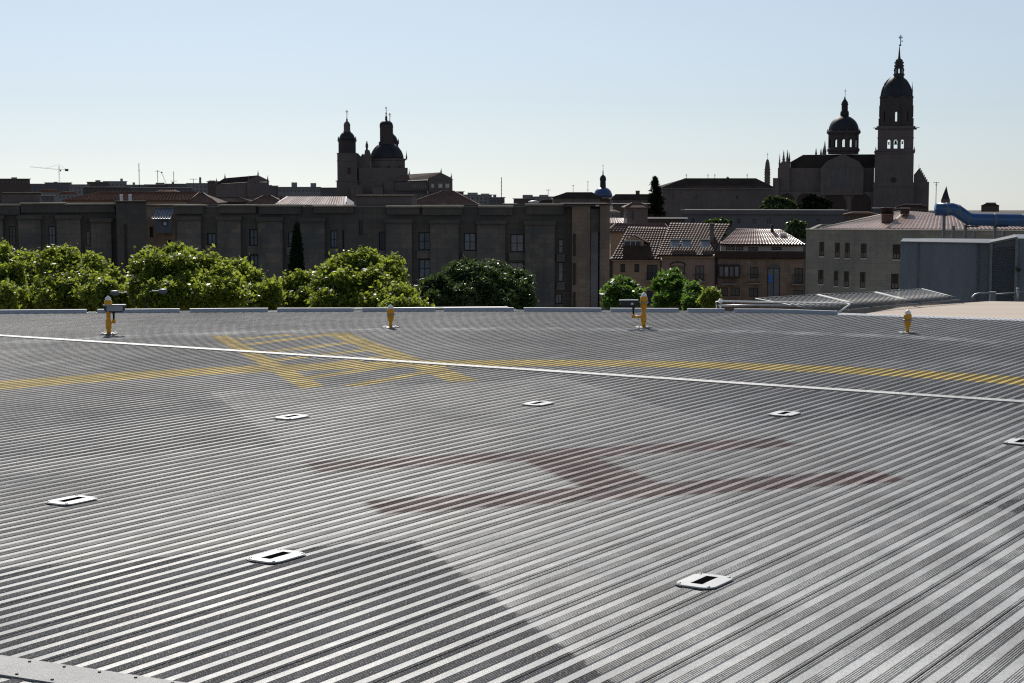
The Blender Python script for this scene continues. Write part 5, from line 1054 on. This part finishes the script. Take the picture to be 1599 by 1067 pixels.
def sprays(blobs,n,size,seed,aspect=1.5,per=26,spread=.13,droop=.4):
    """crown made of leafy twigs that radiate from each bough: feathery outline, gaps between the twigs"""
    r=np.random.default_rng(seed); B0=np.array(blobs,float); out=[]
    for q in B0:
        for _ in range(11):
            dd=r.normal(size=3); dd[2]+=.3; dd/=np.linalg.norm(dd); f=r.uniform(.22,.46); g=r.uniform(.45,1.12); out.append([*(q[:3]+dd*q[3:]*g*(1-f*.45)),*(q[3:]*f*r.uniform(.7,1.3,3))])
    B=np.array(out); vol=(B[:,3]*B[:,4]*B[:,5])**.6; p=vol/vol.sum(); nt_=n//per
    k=r.choice(len(B),nt_,p=p); d=r.normal(size=(nt_,3)); d[:,2]+=.35; d/=np.linalg.norm(d,axis=1)[:,None]
    s0=r.uniform(.25,.85,nt_)[:,None]; a=B[k,:3]+d*B[k,3:]*s0
    dr=d*.8+r.normal(size=(nt_,3))*.45; dr[:,2]+=.25; dr/=np.linalg.norm(dr,axis=1)[:,None]
    ln=(B[k,3:].mean(1)*r.uniform(.3,.95,nt_))[:,None]
    t=r.random((nt_,per))[:,:,None]; c=a[:,None]+dr[:,None]*ln[:,None]*t+r.normal(size=(nt_,per,3))*spread*(1.25-.6*t); c=c.reshape(-1,3); m=len(c)
    nrm=r.normal(size=(m,3))*.7+np.repeat(dr,per,0)*.5; nrm[:,2]+=droop; nrm/=np.linalg.norm(nrm,axis=1)[:,None]
    u=np.cross(nrm,r.normal(size=(m,3))); u/=np.linalg.norm(u,axis=1)[:,None]; v=np.cross(nrm,u); s_=size*(.5+.9*r.random(m))[:,None]
    P=np.stack([c-u*s_*aspect*.5,c-v*s_*.42,c+u*s_*aspect*.5,c+v*s_*.42],1).reshape(-1,3); return P,np.arange(4*m).reshape(m,4)
def limbs(base,top,blobs,r0,rnd):
    mb=MB(); b=np.array(base,float); tp=np.array(top,float); mid=(b+tp)/2+np.array((rnd.uniform(-.3,.3),rnd.uniform(-.3,.3),0)); mb.tube([b,mid,tp],r0,8,r0*.45)
    for q in blobs[:14]:
        e=np.array(q[:3]); s=mid+(tp-mid)*rnd.uniform(.1,.9); m_=(s+e)/2+np.array((0,0,rnd.uniform(.2,.8))); mb.tube([s,m_,e],r0*.32,5,r0*.08)
    return mb
def tree(name,lb,px,Y,blobs,n,size,mat,seed,group=None,trunk=.35,cat='tree',shell_=.5,aspect=1.5,lump=26,slope=False):
    """blobs in photo pixels (px,py,rx,ry) at depth Y (+dy)"""
    X0=W(px,HY,Y)[0]; t=thing(name,lb,cat,(X0,Y,GZ),0,group); rnd=random.Random(seed); B=[]
    for q in blobs:
        bx,by,rx,ry=q[:4]; by+=9 if mat is LM and slope else 10 if name=='umbrella_pine' else 5 if slope else 0; dy=(q[4] if len(q)>4 else 0)-(max(by-400,0)*Y/F_*1.35 if slope else 0); yy=Y+dy; X,Z=W(bx,by,yy); B.append((X-X0,dy,Z-GZ,rx*yy/F_,max(rx,ry)*yy/F_*.95,ry*yy/F_))
    P,F=sprays(B,n,size,seed,aspect,26,.30 if Y>200 else .13) if mat in (LM,LB) or name=='umbrella_pine' else leaves(B,n,size,seed,shell_,aspect,.4,lump)
    npobj('crown',P,F,mat,t)
    top=max(B,key=lambda q:q[2]); obj('trunk',limbs((0,0,0),(0,0,max(top[2]-2,2)),B,trunk,rnd),M['bark'],t); return t
def crown(seed,cx,top,hw,bot,k=26,lumps=None):
    """irregular broad crown outline made of many sub-blobs"""
    r=random.Random(seed); out=[]
    for i in range(k):
        f=r.uniform(-1,1); g=r.random(); edge=top+(bot-top)*.55*abs(f)**2.2
        py=edge+(bot-edge)*g**1.3; rx=hw*r.uniform(.16,.30); out.append((cx+f*hw*.85,py+rx*.75,rx,rx*r.uniform(.75,1.0),r.uniform(-4,4)))
    return out+(lumps or [])
gt='leafy plane trees behind the rim of the deck'
TR=[('plane tree whose crown is cut by the left border of the photo',-12,72,[(-8,400,26,20),(4,392,14,14),(12,405,14,16),(-10,440,40,30),(20,425,16,18),(5,460,40,22),(-30,420,30,30)],9000),
('plane tree with a notched top behind and left of the leftmost amber light',45,76,[(40,400,14,12),(55,405,12,12),(30,415,18,14),(62,418,14,12),(48,430,34,22),(25,450,28,22),(70,450,22,20),(45,468,45,20)],12000),
('plane tree with a rounded twin top just left of the lamp heads',96,70,[(88,394,15,11),(104,391,12,9),(76,405,14,12),(115,402,11,10),(95,412,28,16),(120,425,14,14),(78,430,20,18),(100,450,38,24),(120,468,30,16)],12000),
('narrow plane tree rising between the two street lamp heads',148,68,[(142,403,10,11),(150,410,13,12),(158,416,10,12),(140,425,17,16),(168,432,13,10),(178,428,9,9),(155,445,30,20),(190,440,14,12),(175,462,34,18),(205,458,16,16)],12000),
('broad bright plane tree with the highest crown, right of the lamp heads',265,66,[(272,391,15,9),(248,397,18,11),(228,401,14,11),(290,396,16,11),(220,415,14,14),(305,408,17,14),(332,398,6,7),(325,410,14,12),(265,418,48,24),(348,412,10,10),(345,430,22,20),(225,440,22,22),(290,452,60,26),(350,455,34,22),(240,465,30,16)],24000),
('plane tree with a sloping right flank right of the highest crown',378,69,[(368,410,12,9),(382,418,13,10),(360,425,18,14),(395,432,14,14),(375,445,28,20),(400,455,22,18),(420,448,15,16),(385,470,40,14)],11000),
('low plane tree just left of the rounded bright one',455,70,[(432,446,16,12),(450,440,13,11),(465,432,11,11),(478,438,14,12),(455,460,30,18),(430,468,22,12),(485,462,22,16)],9000),
('rounded bright plane tree right of the cypress',550,67,[(566,398,12,8),(548,404,14,9),(580,404,13,9),(520,414,13,10),(532,408,12,9),(560,418,34,18),(600,412,10,8),(512,428,14,14),(505,442,16,14),(540,445,34,24),(585,440,28,24),(520,468,34,16),(575,468,40,16)],20000),
('tall narrow plane tree at the right end of the bright green row',615,66,[(615,403,8,9),(612,415,11,12),(618,430,11,13),(608,440,12,14),(617,452,12,13),(605,466,14,12),(625,468,10,8)],7000),
('low green bush like tree top above the thin white rail',640,64,[(630,474,18,6),(648,475,14,5),(615,474,14,7),(657,477,9,4)],2500)]
for i,(lb,px,Y,b,n_) in enumerate(TR):
    lo_=[q for q in b]; xs_=[q[0] for q in b]; b=b+[(px+R.uniform(-14,14)+(k-1)*30,458+R.uniform(-8,8),26,20,R.uniform(-2,4)) for k in range(3)] if i!=9 else b
    tree('plane_tree',lb,px,Y,b,int(n_*2.6),.115,LM,100+i,gt,slope=True)
tree('umbrella_pine','broad dark green pine in front of the stone building',745,78,[(708,418,16,12),(735,412,20,9),(762,413,20,10),(790,422,17,11),(812,428,14,10),(690,440,20,16),(660,455,14,15),(668,445,14,12),(720,432,30,18),(760,432,34,20),(800,440,24,18),(815,452,14,18),(740,455,50,20),(790,464,38,14),(680,465,32,14),(825,466,8,12)],60000,.085,LP,301,None,.4,'tree',.6,2.4,slope=True)
tree('cypress','tall narrow dark cypress standing against the stone building',463,140,[(463.5,358,3.2,9),(463.5,372,6,14),(463,390,8,18),(463,410,9.5,20),(463,430,10.5,22),(463,452,11,22),(463,475,11,22)],34000,.13,LC,302,None,.3,'tree',.8,1.6,0)
gb='green bushes between deck rim and houses'
tree('leafy_tree','round bush like tree beside the pinkish stone pier',970,110,[(958,445,11,9),(972,440,12,8),(985,447,10,9),(992,456,8,8),(965,458,18,14),(980,466,18,12),(955,468,12,10)],9000,.17,LB,303,gb,.2,'tree',.5,2.2,slope=True)
tree('leafy_tree','tallest bright bush like tree, right of the amber light with floodlight',1048,108,[(1040,432,11,10),(1052,428,10,8),(1035,445,12,12),(1058,440,13,11),(1048,455,22,16),(1072,452,14,12),(1036,468,16,12),(1068,466,18,12)],13000,.17,LB,304,gb,.2,'tree',.5,2.2,slope=True)
tree('leafy_tree','lower bush like tree right against the tallest one, below the houses',1085,106,[(1082,452,12,9),(1094,460,10,9),(1082,468,16,10)],5000,.17,LB,305,gb,.2,'tree',.5,2.2,slope=True)
tree('leafy_tree','small yellowish bush left of the white handrail',1108,100,[(1110,462,7,8),(1104,467,9,8),(1114,470,6,6)],3500,.15,LM,306,gb,.12,'tree',.4,2.2)
tree('leafy_tree','dark rounded tree top behind the skylight house',1118,275,[(1105,349,10,5),(1120,346,14,5),(1135,350,10,6),(1118,358,24,10)],7000,.35,LP,307,None,.3,'tree',.5)
tree('leafy_tree','dark round tree behind the cream attic roof, before the grey wing',1244,262,[(1238,352,11,8),(1250,351,11,7),(1244,362,19,12),(1230,366,12,9),(1256,366,10,8)],8000,.32,LP,308,None,.3,'tree',.5)
tree('leafy_tree','left of the two dark trees below the cathedral arches',1212,440,[(1200,314,9,7),(1214,312,9,7),(1227,316,9,7),(1212,325,26,10),(1238,322,8,8)],8000,.5,LP,309,'dark trees at the foot of the cathedral',.4,'tree',.5)
tree('leafy_tree','right of the two dark trees below the cathedral arches',1272,440,[(1258,314,7,6),(1268,309,8,6),(1280,313,8,6),(1292,319,7,6),(1270,324,28,10)],8000,.5,LC,310,'dark trees at the foot of the cathedral',.4,'tree',.5)
# ragged fir
def fir(lb,px,Y,top,bot,hw,seed):
    L=Loc(px,Y,False); t=thing('fir_tree',lb,'tree',L.loc); r=np.random.default_rng(seed); P=[];F=[];k=0
    H0,H1=L.z(bot),L.z(top); mb=MB(); mb.tube([(0,0,0),(0,0,H1)],.35,6,.04)
    for lv in np.linspace(0,1,24):
        zz=H1-(H1-H0)*lv; R_=L.m(hw)*(lv**.8)*r.uniform(.65,1.2)+.3
        for a in r.uniform(0,2*pi,6):
            n_=int(26+40*lv); s=r.random(n_)**.7*R_; pz=zz-.16*s-.10*s**1.4/ max(R_,.5)+.3*np.sin(s*.8)
            c=np.stack([s*cos(a),s*sin(a),pz],1)+r.normal(size=(n_,3))*.16; u=r.normal(size=(n_,3))*.16+np.array([cos(a),sin(a),-.35])*.22; v=np.cross(u,r.normal(size=(n_,3))); v/=np.linalg.norm(v,axis=1)[:,None]; v*=.08
            P.append(np.stack([c-u,c+v,c+u,c-v],1).reshape(-1,3)); F.append(np.arange(4*n_).reshape(n_,4)+k); k+=4*n_
            mb.tube([(0,0,zz),(R_*.9*cos(a),R_*.9*sin(a),zz-.2*R_)],.05,4,.02)
    npobj('crown',np.concatenate(P),np.concatenate(F),LC,t); obj('trunk',mb,M['bark'],t)
fir('ragged dark fir rising above the roofs left of the convent',1023,400,278,335,17,5)
# street lamps whose heads show above the rim
def lamp(lb,px,py,Y,s):
    X,Z=W(px,py,Y); t=thing('street_lamp',lb,'street lamp',(X,Y,GZ),0,'street lamp heads above the rim'); zz=Z-GZ
    obj('pole',MB().tube([(s*.62,0,0),(s*.62,0,zz-.6),(s*.58,0,zz-.2),(s*.48,0,zz-.06),(s*.35,0,zz-.02)],.018,8),M['iron'],t)
    h=obj('lamp_head',MB().lathe([(.02,zz-.12),(.12,zz-.09),(.15,zz-.02),(.13,zz+.03),(.02,zz+.045)],16,(0,0),a=1.05,b=.6),M['slate_blue'],t); obj('top_cover',MB().lathe([(.14,zz+.032),(.10,zz+.055),(.02,zz+.06)],14),M['white_metal'],h)
    obj('arm',MB().box(min(s*.14,s*.37),max(s*.14,s*.37),-.03,.03,zz-.02,zz+.005),M['white_metal'],t)
lamp('street lamp head pointing left, just right of the leftmost amber light',179,456.5,58,1)
lamp('street lamp head pointing right, alone before the highest plane tree',254.5,454,58,-1)
